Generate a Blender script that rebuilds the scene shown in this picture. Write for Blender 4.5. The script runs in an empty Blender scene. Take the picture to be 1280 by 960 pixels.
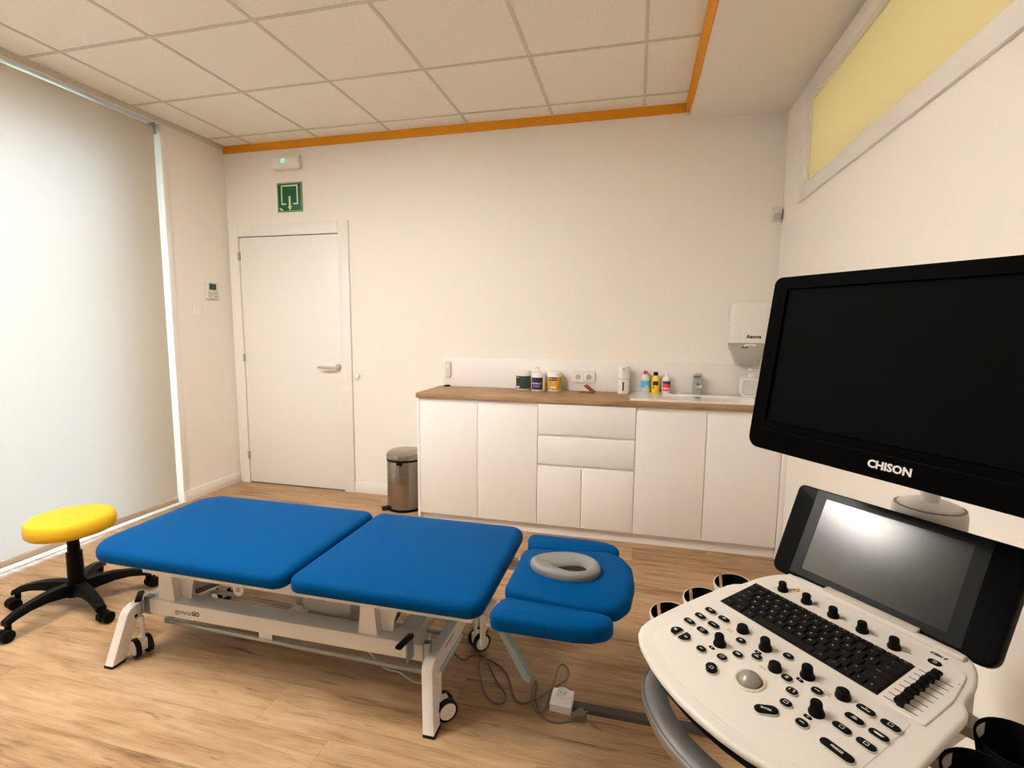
import bpy, bmesh, math, random
from mathutils import Matrix, Vector
random.seed(7)
PI = math.pi
SC = bpy.context.scene
COL = SC.collection
I4 = Matrix.Identity(4)

# ------------------------------------------------------------------ materials
def srgb(r, g, b):
    def f(c):
        c /= 255.0
        return c / 12.92 if c <= 0.04045 else ((c + 0.055) / 1.055) ** 2.4
    return (f(r), f(g), f(b), 1.0)

def mat(name, col, rough=0.5, metal=0.0, spec=0.5, coat=0.0, emit=None, es=0.0, bump=0.0, bscale=200.0, var=0.0, trans=0.0, vscale=30.0):
    m = bpy.data.materials.new(name)
    m.use_nodes = True
    nt = m.node_tree
    b = nt.nodes['Principled BSDF']
    b.inputs['Base Color'].default_value = col
    b.inputs['Roughness'].default_value = rough
    b.inputs['Metallic'].default_value = metal
    b.inputs['Specular IOR Level'].default_value = spec
    b.inputs['Coat Weight'].default_value = coat
    b.inputs['Transmission Weight'].default_value = trans
    if emit:
        b.inputs['Emission Color'].default_value = emit
        b.inputs['Emission Strength'].default_value = es
    if bump > 0 or var > 0:
        tc = nt.nodes.new('ShaderNodeTexCoord')
        n = nt.nodes.new('ShaderNodeTexNoise')
        n.inputs['Scale'].default_value = bscale if bump > 0 else vscale
        n.inputs['Detail'].default_value = 3
        nt.links.new(tc.outputs['Object'], n.inputs['Vector'])
        if bump > 0:
            bp = nt.nodes.new('ShaderNodeBump')
            bp.inputs['Strength'].default_value = bump
            bp.inputs['Distance'].default_value = 0.002
            nt.links.new(n.outputs['Fac'], bp.inputs['Height'])
            nt.links.new(bp.outputs['Normal'], b.inputs['Normal'])
        if var > 0:
            n2 = nt.nodes.new('ShaderNodeTexNoise')
            n2.inputs['Scale'].default_value = vscale
            nt.links.new(tc.outputs['Object'], n2.inputs['Vector'])
            r = nt.nodes.new('ShaderNodeValToRGB')
            r.color_ramp.elements[0].position = 0.3
            r.color_ramp.elements[1].position = 0.7
            r.color_ramp.elements[0].color = tuple(c * (1 - var) for c in col[:3]) + (1,)
            r.color_ramp.elements[1].color = tuple(min(1, c * (1 + var)) for c in col[:3]) + (1,)
            nt.links.new(n2.outputs['Fac'], r.inputs['Fac'])
            nt.links.new(r.outputs['Color'], b.inputs['Base Color'])
    return m

def wood(name, light, mid, dark, plank=None, rough=0.45, gs=1.0, streak=0.6):
    m = bpy.data.materials.new(name)
    m.use_nodes = True
    nt = m.node_tree
    N = nt.nodes
    L = nt.links
    b = N['Principled BSDF']
    b.inputs['Roughness'].default_value = rough
    b.inputs['Specular IOR Level'].default_value = 0.2
    tc = N.new('ShaderNodeTexCoord')
    sep = N.new('ShaderNodeSeparateXYZ')
    L.new(tc.outputs['Object'], sep.inputs[0])
    def M(op, a, bb=None, c=None):
        n = N.new('ShaderNodeMath')
        n.operation = op
        for i, x in enumerate((a, bb, c)):
            if x is None:
                continue
            if isinstance(x, (int, float)):
                n.inputs[i].default_value = x
            else:
                L.new(x, n.inputs[i])
        return n.outputs[0]
    x, y = sep.outputs[0], sep.outputs[1]
    z = sep.outputs[2]
    seam = None
    if plank:
        pw, pl = plank
        row = M('FLOOR', M('DIVIDE', y, pw))
        w1 = N.new('ShaderNodeTexWhiteNoise')
        w1.noise_dimensions = '1D'
        L.new(row, w1.inputs['W'])
        xs = M('ADD', x, M('MULTIPLY', w1.outputs['Value'], pl))
        col = M('FLOOR', M('DIVIDE', xs, pl))
        w2 = N.new('ShaderNodeTexWhiteNoise')
        w2.noise_dimensions = '2D'
        cv = N.new('ShaderNodeCombineXYZ')
        L.new(row, cv.inputs[0])
        L.new(col, cv.inputs[1])
        L.new(cv.outputs[0], w2.inputs['Vector'])
        rnd = w2.outputs['Value']
        fy = M('FRACT', M('DIVIDE', y, pw))
        fx = M('FRACT', M('DIVIDE', xs, pl))
        sy = M('LESS_THAN', M('MINIMUM', fy, M('SUBTRACT', 1.0, fy)), 0.0035)
        sx = M('LESS_THAN', M('MINIMUM', fx, M('SUBTRACT', 1.0, fx)), 0.0006)
        seam = M('MAXIMUM', sx, sy)
    else:
        rnd = M('MULTIPLY', x, 0.0)
    def noise(sx_, sy_, scale, det, rgh, dist, off):
        cb = N.new('ShaderNodeCombineXYZ')
        L.new(M('ADD', M('MULTIPLY', x, sx_), M('MULTIPLY', rnd, 37.0)), cb.inputs[0])
        L.new(M('ADD', M('MULTIPLY', M('ADD', y, z), sy_), off), cb.inputs[1])
        L.new(M('MULTIPLY', rnd, 11.0), cb.inputs[2])
        n = N.new('ShaderNodeTexNoise')
        n.inputs['Scale'].default_value = scale
        n.inputs['Detail'].default_value = det
        n.inputs['Roughness'].default_value = rgh
        n.inputs['Distortion'].default_value = dist
        L.new(cb.outputs[0], n.inputs['Vector'])
        return n.outputs['Fac']
    g = noise(1.1 * gs, 9.0 * gs, 3.0, 8, 0.6, 0.6, 0)
    fine = noise(4.0 * gs, 90.0 * gs, 2.0, 4, 0.6, 0.2, 5)
    blot = noise(1.2 * gs, 4.0 * gs, 1.2, 3, 0.5, 0.8, 9)
    crack = noise(1.6 * gs, 14.0 * gs, 1.6, 6, 0.62, 1.3, 21)
    f = M('ADD', M('MULTIPLY', g, 0.55), M('ADD', M('MULTIPLY', fine, 0.25), M('ADD', M('MULTIPLY', blot, 0.3), M('MULTIPLY', rnd, 0.07))))
    r = N.new('ShaderNodeValToRGB')
    e = r.color_ramp.elements
    e[0].position = 0.42
    e[0].color = dark
    e[1].position = 0.70
    e[1].color = light
    e2 = r.color_ramp.elements.new(0.54)
    e2.color = mid
    L.new(f, r.inputs['Fac'])
    ck = N.new('ShaderNodeMapRange')
    ck.inputs[1].default_value = 0.60
    ck.inputs[2].default_value = 0.72
    ck.inputs[3].default_value = 0.0
    ck.inputs[4].default_value = streak
    L.new(crack, ck.inputs[0])
    mx = N.new('ShaderNodeMix')
    mx.data_type = 'RGBA'
    L.new(ck.outputs[0], mx.inputs[0])
    L.new(r.outputs['Color'], mx.inputs[6])
    mx.inputs[7].default_value = tuple(c * 0.38 for c in dark[:3]) + (1,)
    out = mx.outputs[2]
    if seam is not None:
        mx2 = N.new('ShaderNodeMix')
        mx2.data_type = 'RGBA'
        L.new(M('MULTIPLY', seam, 0.45), mx2.inputs[0])
        L.new(out, mx2.inputs[6])
        mx2.inputs[7].default_value = tuple(c * 0.4 for c in dark[:3]) + (1,)
        out = mx2.outputs[2]
    L.new(out, b.inputs['Base Color'])
    bp = N.new('ShaderNodeBump')
    bp.inputs['Strength'].default_value = 0.15
    bp.inputs['Distance'].default_value = 0.001
    L.new(fine, bp.inputs['Height'])
    L.new(bp.outputs['Normal'], b.inputs['Normal'])
    return m

def translucent(name, dcol, tcol, fac):
    m = bpy.data.materials.new(name)
    m.use_nodes = True
    nt = m.node_tree
    nt.nodes.remove(nt.nodes['Principled BSDF'])
    out = nt.nodes['Material Output']
    d = nt.nodes.new('ShaderNodeBsdfDiffuse')
    t = nt.nodes.new('ShaderNodeBsdfTranslucent')
    x = nt.nodes.new('ShaderNodeMixShader')
    tc = nt.nodes.new('ShaderNodeTexCoord')
    n = nt.nodes.new('ShaderNodeTexNoise')
    n.inputs['Scale'].default_value = 350
    nt.links.new(tc.outputs['Object'], n.inputs['Vector'])
    r = nt.nodes.new('ShaderNodeValToRGB')
    r.color_ramp.elements[0].color = tuple(c * .96 for c in dcol[:3]) + (1,)
    r.color_ramp.elements[1].color = dcol
    nt.links.new(n.outputs['Fac'], r.inputs['Fac'])
    nt.links.new(r.outputs['Color'], d.inputs['Color'])
    t.inputs['Color'].default_value = tcol
    x.inputs['Fac'].default_value = fac
    nt.links.new(d.outputs[0], x.inputs[1])
    nt.links.new(t.outputs[0], x.inputs[2])
    nt.links.new(x.outputs[0], out.inputs['Surface'])
    return m

def thin_glass(name, col=(1, 1, 1, 1), gloss=0.08):
    m = bpy.data.materials.new(name)
    m.use_nodes = True
    nt = m.node_tree
    nt.nodes.remove(nt.nodes['Principled BSDF'])
    out = nt.nodes['Material Output']
    d = nt.nodes.new('ShaderNodeBsdfTransparent')
    d.inputs['Color'].default_value = col
    g = nt.nodes.new('ShaderNodeBsdfGlossy')
    g.inputs['Roughness'].default_value = 0.03
    lw = nt.nodes.new('ShaderNodeFresnel')
    lw.inputs['IOR'].default_value = 1.45
    x = nt.nodes.new('ShaderNodeMixShader')
    nt.links.new(lw.outputs[0], x.inputs['Fac'])
    nt.links.new(d.outputs[0], x.inputs[1])
    nt.links.new(g.outputs[0], x.inputs[2])
    nt.links.new(x.outputs[0], out.inputs['Surface'])
    return m

def emission(name, col, s):
    m = bpy.data.materials.new(name)
    m.use_nodes = True
    nt = m.node_tree
    nt.nodes.remove(nt.nodes['Principled BSDF'])
    e = nt.nodes.new('ShaderNodeEmission')
    e.inputs['Color'].default_value = col
    e.inputs['Strength'].default_value = s
    nt.links.new(e.outputs[0], nt.nodes['Material Output'].inputs['Surface'])
    return m

M = {}
M['wall'] = mat('wall_paint', (.87, .815, .75, 1), .85, spec=.2, bump=.25, bscale=120)
M['tile'] = mat('ceiling_tile', (.93, .87, .77, 1), .9, spec=.1, bump=.6, bscale=260, var=.03, vscale=90)
M['tbar'] = mat('ceiling_grid', (.66, .61, .52, 1), .6)
M['white'] = mat('white_lacquer', (.84, .795, .745, 1), .38)
M['lam'] = mat('white_laminate', (.84, .80, .765, 1), .42)
M['whitep'] = mat('white_plastic', (.84, .80, .75, 1), .35)
M['offw'] = mat('cream_plastic', (.70, .66, .60, 1), .45)
M['gap'] = mat('dark_gap', (.10, .085, .07, 1), .8)
M['orange'] = mat('orange_paint', srgb(228, 150, 0), .6)
M['floor'] = wood('oak_laminate', srgb(180, 150, 117), srgb(157, 124, 90), srgb(110, 81, 56), plank=(.192, 1.38), rough=.48, streak=.7)
M['top'] = wood('oak_worktop', srgb(180, 147, 114), srgb(160, 127, 95), srgb(130, 99, 73), rough=.5, gs=1.6, streak=.25)
M['blue'] = mat('blue_vinyl', (.0, .060, .205, 1), .5, spec=.025, bump=.12, bscale=900)
M['yellow'] = mat('yellow_vinyl', srgb(218, 172, 42), .5, spec=.1, bump=.1, bscale=700)
M['frame'] = mat('powder_white_steel', (.80, .77, .74, 1), .42)
M['galv'] = mat('grey_steel', (.42, .44, .42, 1), .38, metal=.7)
M['dgrey'] = mat('dark_grey_steel', (.09, .085, .08, 1), .45)
M['bluegrey'] = mat('blue_grey_steel', (.25, .32, .34, 1), .4, metal=.3)
M['motor'] = mat('grey_housing', (.48, .45, .40, 1), .5)
M['black'] = mat('black_plastic', (.0035, .003, .003, 1), .5, spec=.09)
M['blackm'] = mat('black_matte', (.004, .004, .004, 1), .8, spec=.05)
M['blackg'] = mat('black_gloss', (.002, .002, .0025, 1), .35, spec=.06)
M['rubber'] = mat('black_rubber', (.008, .007, .007, 1), .6, spec=.2)
M['steel'] = mat('brushed_steel', (.36, .32, .28, 1), .25, metal=1.0, bump=.2, bscale=60)
M['nickel'] = mat('satin_nickel', (.55, .52, .48, 1), .3, metal=1.0)
M['chrome'] = mat('chrome', (.75, .75, .75, 1), .12, metal=1.0)
M['padgrey'] = mat('grey_foam_vinyl', (.20, .195, .195, 1), .6, bump=.2, bscale=500)
M['padin'] = mat('dark_grey_foam', (.018, .017, .016, 1), .8, spec=.1)
M['dcable'] = mat('taupe_cable', (.16, .13, .10, 1), .5)
M['strip'] = mat('dark_taupe_rubber', (.06, .048, .04, 1), .7)
M['panel'] = mat('machine_shell', (.64, .595, .545, 1), .42, bump=.06, bscale=900)
M['panel2'] = mat('machine_shell_grey', (.50, .45, .39, 1), .45)
M['keycap'] = mat('keycap', (.007, .006, .006, 1), .5, spec=.12)
M['keywell'] = mat('key_well', (.004, .004, .004, 1), .7)
M['ink'] = mat('white_ink', (.75, .73, .70, 1), .6)
M['inkd'] = mat('dim_white_ink', (.35, .34, .32, 1), .6)
M['inkk'] = mat('black_ink', (.02, .02, .02, 1), .6)
M['btnrim'] = mat('button_rim', (.42, .41, .37, 1), .5)
M['ball'] = mat('trackball', (.25, .225, .19, 1), .2, coat=.4)
M['ballrim'] = mat('trackball_ring', (.62, .55, .43, 1), .4)
M['silver'] = mat('silver_paint', (.26, .255, .245, 1), .3, metal=.7)
M['screen'] = mat('touch_display', (.006, .006, .008, 1), .17, spec=.5)
M['tsglass'] = mat('touch_bezel', (.004, .0045, .0055, 1), .28, spec=.14)
M['mscreen'] = mat('monitor_display', (.0030, .0028, .0026, 1), .6, spec=.02)
M['bezel'] = mat('monitor_bezel', (.0012, .0012, .0012, 1), .5, spec=.015)
M['green'] = mat('sign_green', srgb(0, 88, 52), .4)
M['lum'] = mat('sign_cream', srgb(226, 232, 190), .5)
M['led'] = emission('green_led', (.02, 1, .35, 1), 6)
M['lcd'] = mat('lcd_dark', srgb(40, 62, 60), .2)
M['ceramic'] = mat('white_basin', (.84, .795, .74, 1), .12, coat=.4)
M['red'] = mat('red_cap', srgb(200, 20, 35), .4)
M['ybot'] = mat('yellow_bottle', srgb(250, 208, 10), .4)
M['sky'] = mat('sky_blue_label', srgb(80, 180, 222), .4)
M['redl'] = mat('red_label', srgb(215, 40, 60), .5)
M['navy'] = mat('navy_label', srgb(50, 38, 96), .5)
M['purple'] = mat('dark_purple_label', srgb(48, 22, 78), .5)
M['dgreen'] = mat('dark_green_label', srgb(40, 62, 52), .5)
M['gold'] = mat('gold_label', srgb(214, 160, 40), .5)
M['brown'] = wood('walnut_piece', srgb(170, 96, 48), srgb(142, 78, 38), srgb(96, 50, 24), gs=4, streak=.2)
M['clear'] = mat('cloudy_plastic', (.62, .62, .58, 1), .2)
M['smoke'] = mat('smoked_plastic', (.42, .40, .35, 1), .25)
M['paper'] = mat('paper_towel', (.85, .83, .78, 1), .9)
M['glass'] = thin_glass('window_glass', (.95, .98, 1, 1))
M['blind'] = translucent('blind_fabric', (.60, .54, .44, 1), (.84, .92, .95, 1), .044)
M['yglass'] = translucent('yellow_film_glass', srgb(203, 184, 146), srgb(235, 220, 175), .13)
M['ledp'] = emission('led_panel', (1.0, .948, .868, 1), 55.0)
M['pave'] = mat('pavement', (.50, .42, .33, 1), .9, bump=.3, bscale=20)
M['wyell'] = mat('warning_yellow', srgb(240, 190, 10), .5)
M['bdot'] = mat('blue_sticker', srgb(40, 110, 200), .5)
M['beige'] = mat('beige_aluminium', (.55, .47, .36, 1), .45)

# ------------------------------------------------------------------ mesh builder
def rpoly(pts, rad, seg=6):
    """polygon with filleted corners; rad one number or list"""
    n = len(pts)
    if isinstance(rad, (int, float)):
        rad = [rad] * n
    out = []
    for i in range(n):
        p0, p1, p2 = Vector(pts[i - 1]), Vector(pts[i]), Vector(pts[(i + 1) % n])
        r = rad[i]
        a, b = (p0 - p1), (p2 - p1)
        la, lb = a.length, b.length
        a.normalize()
        b.normalize()
        ang = a.angle(b)
        if r <= 1e-6 or ang > PI - .02:
            out.append((p1.x, p1.y))
            continue
        d = min(r / math.tan(ang / 2), la * .49, lb * .49)
        rr = d * math.tan(ang / 2)
        c = p1 + (a + b).normalized() * (rr / math.sin(ang / 2))
        s, e = p1 + a * d, p1 + b * d
        a0 = math.atan2(s.y - c.y, s.x - c.x)
        a1 = math.atan2(e.y - c.y, e.x - c.x)
        da = (a1 - a0 + PI) % (2 * PI) - PI
        for k in range(seg + 1):
            t = a0 + da * k / seg
            out.append((c.x + rr * math.cos(t), c.y + rr * math.sin(t)))
    return out

def inset(pts, d):
    n = len(pts)
    area = sum(pts[i - 1][0] * pts[i][1] - pts[i][0] * pts[i - 1][1] for i in range(n))
    s = 1 if area > 0 else -1
    out = []
    for i in range(n):
        p0, p1, p2 = Vector(pts[i - 1]), Vector(pts[i]), Vector(pts[(i + 1) % n])
        e1, e2 = (p1 - p0).normalized(), (p2 - p1).normalized()
        n1, n2 = Vector((-e1.y, e1.x)) * s, Vector((-e2.y, e2.x)) * s
        m = n1 + n2
        if m.length < 1e-6:
            m = n1
        m.normalize()
        k = d / max(.4, m.dot(n1))
        out.append((p1.x + m.x * k, p1.y + m.y * k))
    return out

def rect(x0, x1, y0, y1):
    return [(x0, y0), (x1, y0), (x1, y1), (x0, y1)]

def circle(r, n=24, cx=0, cy=0, ry=None):
    ry = ry or r
    return [(cx + r * math.cos(2 * PI * i / n), cy + ry * math.sin(2 * PI * i / n)) for i in range(n)]

class MB:
    def __init__(s, F=I4):
        s.v, s.f, s.m, s.F = [], [], [], F
    def add(s, vs, fs, mi=0, T=None):
        o = len(s.v)
        for p in vs:
            q = Vector(p)
            if T is not None:
                q = T @ q
            s.v.append(q)
        for f in fs:
            s.f.append([o + i for i in f])
            s.m.append(mi)
        return s
    def box(s, x0, x1, y0, y1, z0, z1, mi=0, b=0, T=None, seg=2):
        if b <= 0:
            vs = [(x, y, z) for x in (x0, x1) for y in (y0, y1) for z in (z0, z1)]
            return s.add(vs, [(0, 1, 3, 2), (4, 6, 7, 5), (0, 4, 5, 1), (2, 3, 7, 6), (0, 2, 6, 4), (1, 5, 7, 3)], mi, T)
        bm = bmesh.new()
        bmesh.ops.create_cube(bm, size=1)
        for v in bm.verts:
            v.co = Vector(((x0 + x1) / 2 + v.co.x * (x1 - x0), (y0 + y1) / 2 + v.co.y * (y1 - y0), (z0 + z1) / 2 + v.co.z * (z1 - z0)))
        bb = min(b, abs(x1 - x0) * .49, abs(y1 - y0) * .49, abs(z1 - z0) * .49)
        bmesh.ops.bevel(bm, geom=bm.edges[:], offset=bb, segments=seg, profile=.5, affect='EDGES')
        bm.verts.index_update()
        s.add([v.co.copy() for v in bm.verts], [[v.index for v in f.verts] for f in bm.faces], mi, T)
        bm.free()
        return s
    def rings(s, rings, mi=0, cap0=True, cap1=True, T=None, mcap=None, closed=True):
        n = len(rings[0])
        vs = [p for r in rings for p in r]
        fs = []
        for k in range(len(rings) - 1):
            for i in range(n if closed else n - 1):
                j = (i + 1) % n
                fs.append((k * n + i, k * n + j, (k + 1) * n + j, (k + 1) * n + i))
        s.add(vs, fs, mi, T)
        o = len(s.v) - len(vs)
        if cap0:
            s.f.append([o + i for i in range(n)][::-1])
            s.m.append(mi)
        if cap1:
            s.f.append([o + (len(rings) - 1) * n + i for i in range(n)])
            s.m.append(mi if mcap is None else mcap)
        return s
    def prism(s, pts, z0, z1, mi=0, T=None, b=0, mcap=None):
        r = []
        if b > 0:
            for k in range(3):
                a = k / 3 * PI / 2
                r.append([(x, y, z0 + b * (1 - math.sin(a))) for x, y in inset(pts, b * (1 - math.cos(a)) if 0 else b * (1 - math.sin(PI / 2 * k / 3)))])
            # simple quarter rounds top and bottom
            r = []
            for k in range(4):
                a = PI / 2 * k / 3
                r.append([(x, y, z0 + b * (1 - math.sin(a))) for x, y in inset(pts, b * (1 - math.cos(PI / 2 - a) ) if False else b * (1 - math.sin(a)) if False else b * (1 - math.cos(a)))])
            r = r[::-1]
            # r goes: inset b at z0 ... inset 0 at z0+b
            r = [[(x, y, z0 + b * (1 - math.cos(PI / 2 * k / 3))) for x, y in inset(pts, b * (1 - math.sin(PI / 2 * k / 3)))] for k in range(4)]
            r += [[(x, y, z1 - b * (1 - math.sin(PI / 2 * k / 3))) for x, y in inset(pts, b * (1 - math.cos(PI / 2 * k / 3)))] for k in range(4)]
        else:
            r = [[(x, y, z0) for x, y in pts], [(x, y, z1) for x, y in pts]]
        return s.rings(r, mi, T=T, mcap=mcap)
    def frame(s, outer, inner, z0, z1, mi=0, T=None):
        n = len(outer)
        vs = [(x, y, z0) for x, y in outer] + [(x, y, z0) for x, y in inner] + [(x, y, z1) for x, y in outer] + [(x, y, z1) for x, y in inner]
        fs = []
        for i in range(n):
            j = (i + 1) % n
            fs += [(i, j, n + j, n + i), (2 * n + i, 3 * n + i, 3 * n + j, 2 * n + j), (i, 2 * n + i, 2 * n + j, j), (n + i, n + j, 3 * n + j, 3 * n + i)]
        return s.add(vs, fs, mi, T)
    def lathe(s, prof, seg=32, mi=0, T=None, cap0=True, cap1=True):
        rs = [[(r * math.cos(2 * PI * i / seg), r * math.sin(2 * PI * i / seg), z) for i in range(seg)] for r, z in prof]
        return s.rings(rs, mi, cap0, cap1, T)
    def tube(s, pts, r, seg=8, mi=0, T=None, flat=None, caps=True):
        P = [Vector(p) for p in pts]
        rs = []
        up = None
        for i, p in enumerate(P):
            if i == 0:
                t = P[1] - P[0]
            elif i == len(P) - 1:
                t = P[-1] - P[-2]
            else:
                t = (P[i + 1] - P[i]).normalized() + (P[i] - P[i - 1]).normalized()
            t.normalize()
            if up is None:
                up = Vector((0, 0, 1)) if abs(t.z) < .9 else Vector((1, 0, 0))
            a = t.cross(up).normalized()
            up = a.cross(t).normalized()
            rr = r[i] if isinstance(r, (list, tuple)) else r
            fa, fb = flat or (1, 1)
            rs.append([tuple(p + a * (math.cos(2 * PI * k / seg) * rr * fa) + up * (math.sin(2 * PI * k / seg) * rr * fb)) for k in range(seg)])
        return s.rings(rs, mi, caps, caps, T)
    def bar(s, p0, p1, w, h, mi=0, b=0, T=None, up=(0, 0, 1)):
        p0, p1 = Vector(p0), Vector(p1)
        d = p1 - p0
        L = d.length
        x = d.normalized()
        z = Vector(up)
        y = z.cross(x).normalized()
        z = x.cross(y)
        F = Matrix(((x.x, y.x, z.x, p0.x), (x.y, y.y, z.y, p0.y), (x.z, y.z, z.z, p0.z), (0, 0, 0, 1)))
        if T is not None:
            F = T @ F
        return s.box(0, L, -w / 2, w / 2, -h / 2, h / 2, mi, b, F)
    def text(s, txt, size, T, depth=.0006, mi=0, bold=0.0, align='CENTER', shear=0.0):
        cu = bpy.data.curves.new('t', 'FONT')
        cu.body = txt
        cu.size = size
        cu.align_x = align
        cu.align_y = 'CENTER'
        cu.extrude = depth
        cu.offset = bold
        cu.shear = shear
        cu.resolution_u = 2
        o = bpy.data.objects.new('t', cu)
        COL.objects.link(o)
        dg = bpy.context.evaluated_depsgraph_get()
        me = bpy.data.meshes.new_from_object(o.evaluated_get(dg))
        s.add([v.co.copy() for v in me.vertices], [list(p.vertices) for p in me.polygons], mi, T)
        bpy.data.objects.remove(o)
        bpy.data.curves.remove(cu)
        bpy.data.meshes.remove(me)
        return s

W = {}                                        # world matrices of linked objects
def obj(name, mb, mats, parent=None, F=None, ang=35, recalc=True):
    """mb's vertices are in frame F (world matrix)."""
    F = F if F is not None else I4
    if not isinstance(mats, (list, tuple)):
        mats = [mats]
    vs = [v.copy() for v in mb.v]
    if F == I4:                                # put the origin at the bottom centre
        c = Vector(((min(v.x for v in vs) + max(v.x for v in vs)) / 2, (min(v.y for v in vs) + max(v.y for v in vs)) / 2, min(v.z for v in vs)))
        vs = [v - c for v in vs]
        F = Matrix.Translation(c)
    me = bpy.data.meshes.new(name)
    me.from_pydata([tuple(v) for v in vs], [], mb.f)
    for m in mats:
        me.materials.append(m)
    for p, mi in zip(me.polygons, mb.m):
        p.material_index = mi
        p.use_smooth = True
    if recalc:
        bm = bmesh.new()
        bm.from_mesh(me)
        bmesh.ops.recalc_face_normals(bm, faces=bm.faces[:])
        bm.to_mesh(me)
        bm.free()
    me.set_sharp_from_angle(angle=math.radians(ang))
    me.update()
    o = bpy.data.objects.new(name, me)
    COL.objects.link(o)
    W[o.name] = F.copy()
    if parent is not None:
        o.parent = parent
        o.matrix_local = W[parent.name].inverted() @ F
    else:
        o.matrix_world = F
    return o

def tag(o, label=None, cat=None, group=None):
    if label:
        o['label'] = label
    if cat:
        o['category'] = cat
    if group:
        o['group'] = group
    return o

def struct(name, mb, mats, parent=None, ang=35):
    o = obj(name, mb, mats, parent, ang=ang)
    if parent is None:
        o['kind'] = 'structure'
    return o

def thing(name, label, cat, loc, rz=0, group=None, kind=None):
    o = bpy.data.objects.new(name, None)
    o.empty_display_size = .05
    COL.objects.link(o)
    F = Matrix.Translation(loc) @ Matrix.Rotation(rz, 4, 'Z')
    o.matrix_world = F
    W[o.name] = F
    if kind:
        o['kind'] = kind
    else:
        tag(o, label, cat, group)
    return o

def FB(x, z, y=0):                            # frame on the back wall: x right, y up, z into the room
    return Matrix(((1, 0, 0, x), (0, 0, -1, y), (0, 1, 0, z), (0, 0, 0, 1)))
def FL(y, z, x=0):                            # frame on the left wall
    return Matrix(((0, 0, 1, x), (1, 0, 0, y), (0, 1, 0, z), (0, 0, 0, 1)))
def FR(y, z, x):                              # frame on the right wall
    return Matrix(((0, 0, -1, x), (-1, 0, 0, y), (0, 1, 0, z), (0, 0, 0, 1)))

XR, YF, HT, HP, XF = 4.127, -6.0, 2.76, 2.66, 3.53
# ================================================================== setting
struct('floor', MB().box(-.02, XR + .02, YF, .02, -.08, 0), M['floor'])
struct('ground', MB().box(-9, -.32, -12, 6, -.12, -.04), M['pave'])

# ceiling: tiles + T-bars + plaster margin on the right
ce = struct('ceiling', MB().box(0, XF + .0235, YF, 0, HT, HT + .1), M['tile'])
g = MB()
for k in range(6):
    g.box(.271 + .6 * k - .009, .271 + .6 * k + .009, YF, 0, HT - .004, HT + .01)
j = 0
while -.171 - .6 * j > YF:
    yy = -.171 - .6 * j
    g.box(0, XF, yy - .009, yy + .009, HT - .0035, HT + .01)
    j += 1
obj('ceiling_grid', g, M['tbar'], ce)
obj('edge_angle', MB().box(0, .022, YF, 0, HT - .006, HT + .01).box(0, .004, YF, 0, HT - .03, HT), M['tbar'], ce)
obj('plaster_margin', MB().box(XF + .0235, XR, YF, 0, HP, HT + .1), M['wall'], ce)
# orange edge strips
t = MB()
t.box(0, XF, -.012, 0, 2.703, HT + .001)
struct('trim_1', t, M['orange'])
t = MB()
for y0, y1, za, zb in ((-.35, -.0125, 2.672, 2.700), (YF, -.35, 2.662, 2.672)):
    Xo = XF + .024
    vs = [(Xo, y0, za), (Xo, y1, zb), (XF + .003, y1, HT), (XF + .003, y0, HT), (Xo - .006, y0, za), (Xo - .006, y1, zb), (XF - .004, y1, HT), (XF - .004, y0, HT)]
    t.add(vs, [(0, 1, 2, 3), (4, 7, 6, 5), (0, 4, 5, 1), (1, 5, 6, 2), (2, 6, 7, 3), (3, 7, 4, 0)])
struct('trim_2', t, M['orange'])

struct('wall_back', MB().box(-.3, XR + .15, 0, .15, 0, HT + .1), M['wall'])
YJ, ZL, YE = -.568, 2.722, -4.3
wl = MB()
wl.box(-.3, 0, YJ, 0, 0, HT + .1).box(-.3, 0, YE, YJ, ZL, HT + .1).box(-.3, 0, YF, YE, 0, HT + .1)
struct('wall_left', wl, M['wall'])
WY0, WZ0, WZ1 = -.428, 2.112, 2.548
WYE = -3.6
wr = MB()
wr.box(XR, XR + .15, YF, 0, 0, WZ0).box(XR, XR + .15, YF, 0, WZ1, HT + .1).box(XR, XR + .15, WY0, 0, WZ0, WZ1).box(XR, XR + .15, YF, WYE, WZ0, WZ1)
struct('wall_right', wr, M['wall'])
struct('wall_front', MB().box(-.3, XR + .15, YF - .15, YF, 0, HT + .1), M['wall'])

struct('blind_shading_mask', MB().box(-.40, -.305, -.94, YJ + .1, -.04, 3.0).box(-.40, -.305, YE - .2, -.94, 2.45, 3.0), M['wall'])  # unseen column and top box, added to shade the blind's side and top
# baseboards
struct('baseboard_left', MB().box(.0, .014, YJ + .002, -.016, 0, .088, b=.003), M['white'])
bb = MB().box(1.106, 1.872, -.014, 0, 0, .088, b=.003)
struct('baseboard_back', bb, M['white'])
struct('baseboard_right', MB().box(XR - .014, XR, YF, -.47, 0, .088, b=.003), M['white'])
# narrow vertical trim beside the window opening
struct('trim_3', MB().box(0, .006, YJ, YJ + .05, 0, ZL, b=.002), M['white'])

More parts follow.
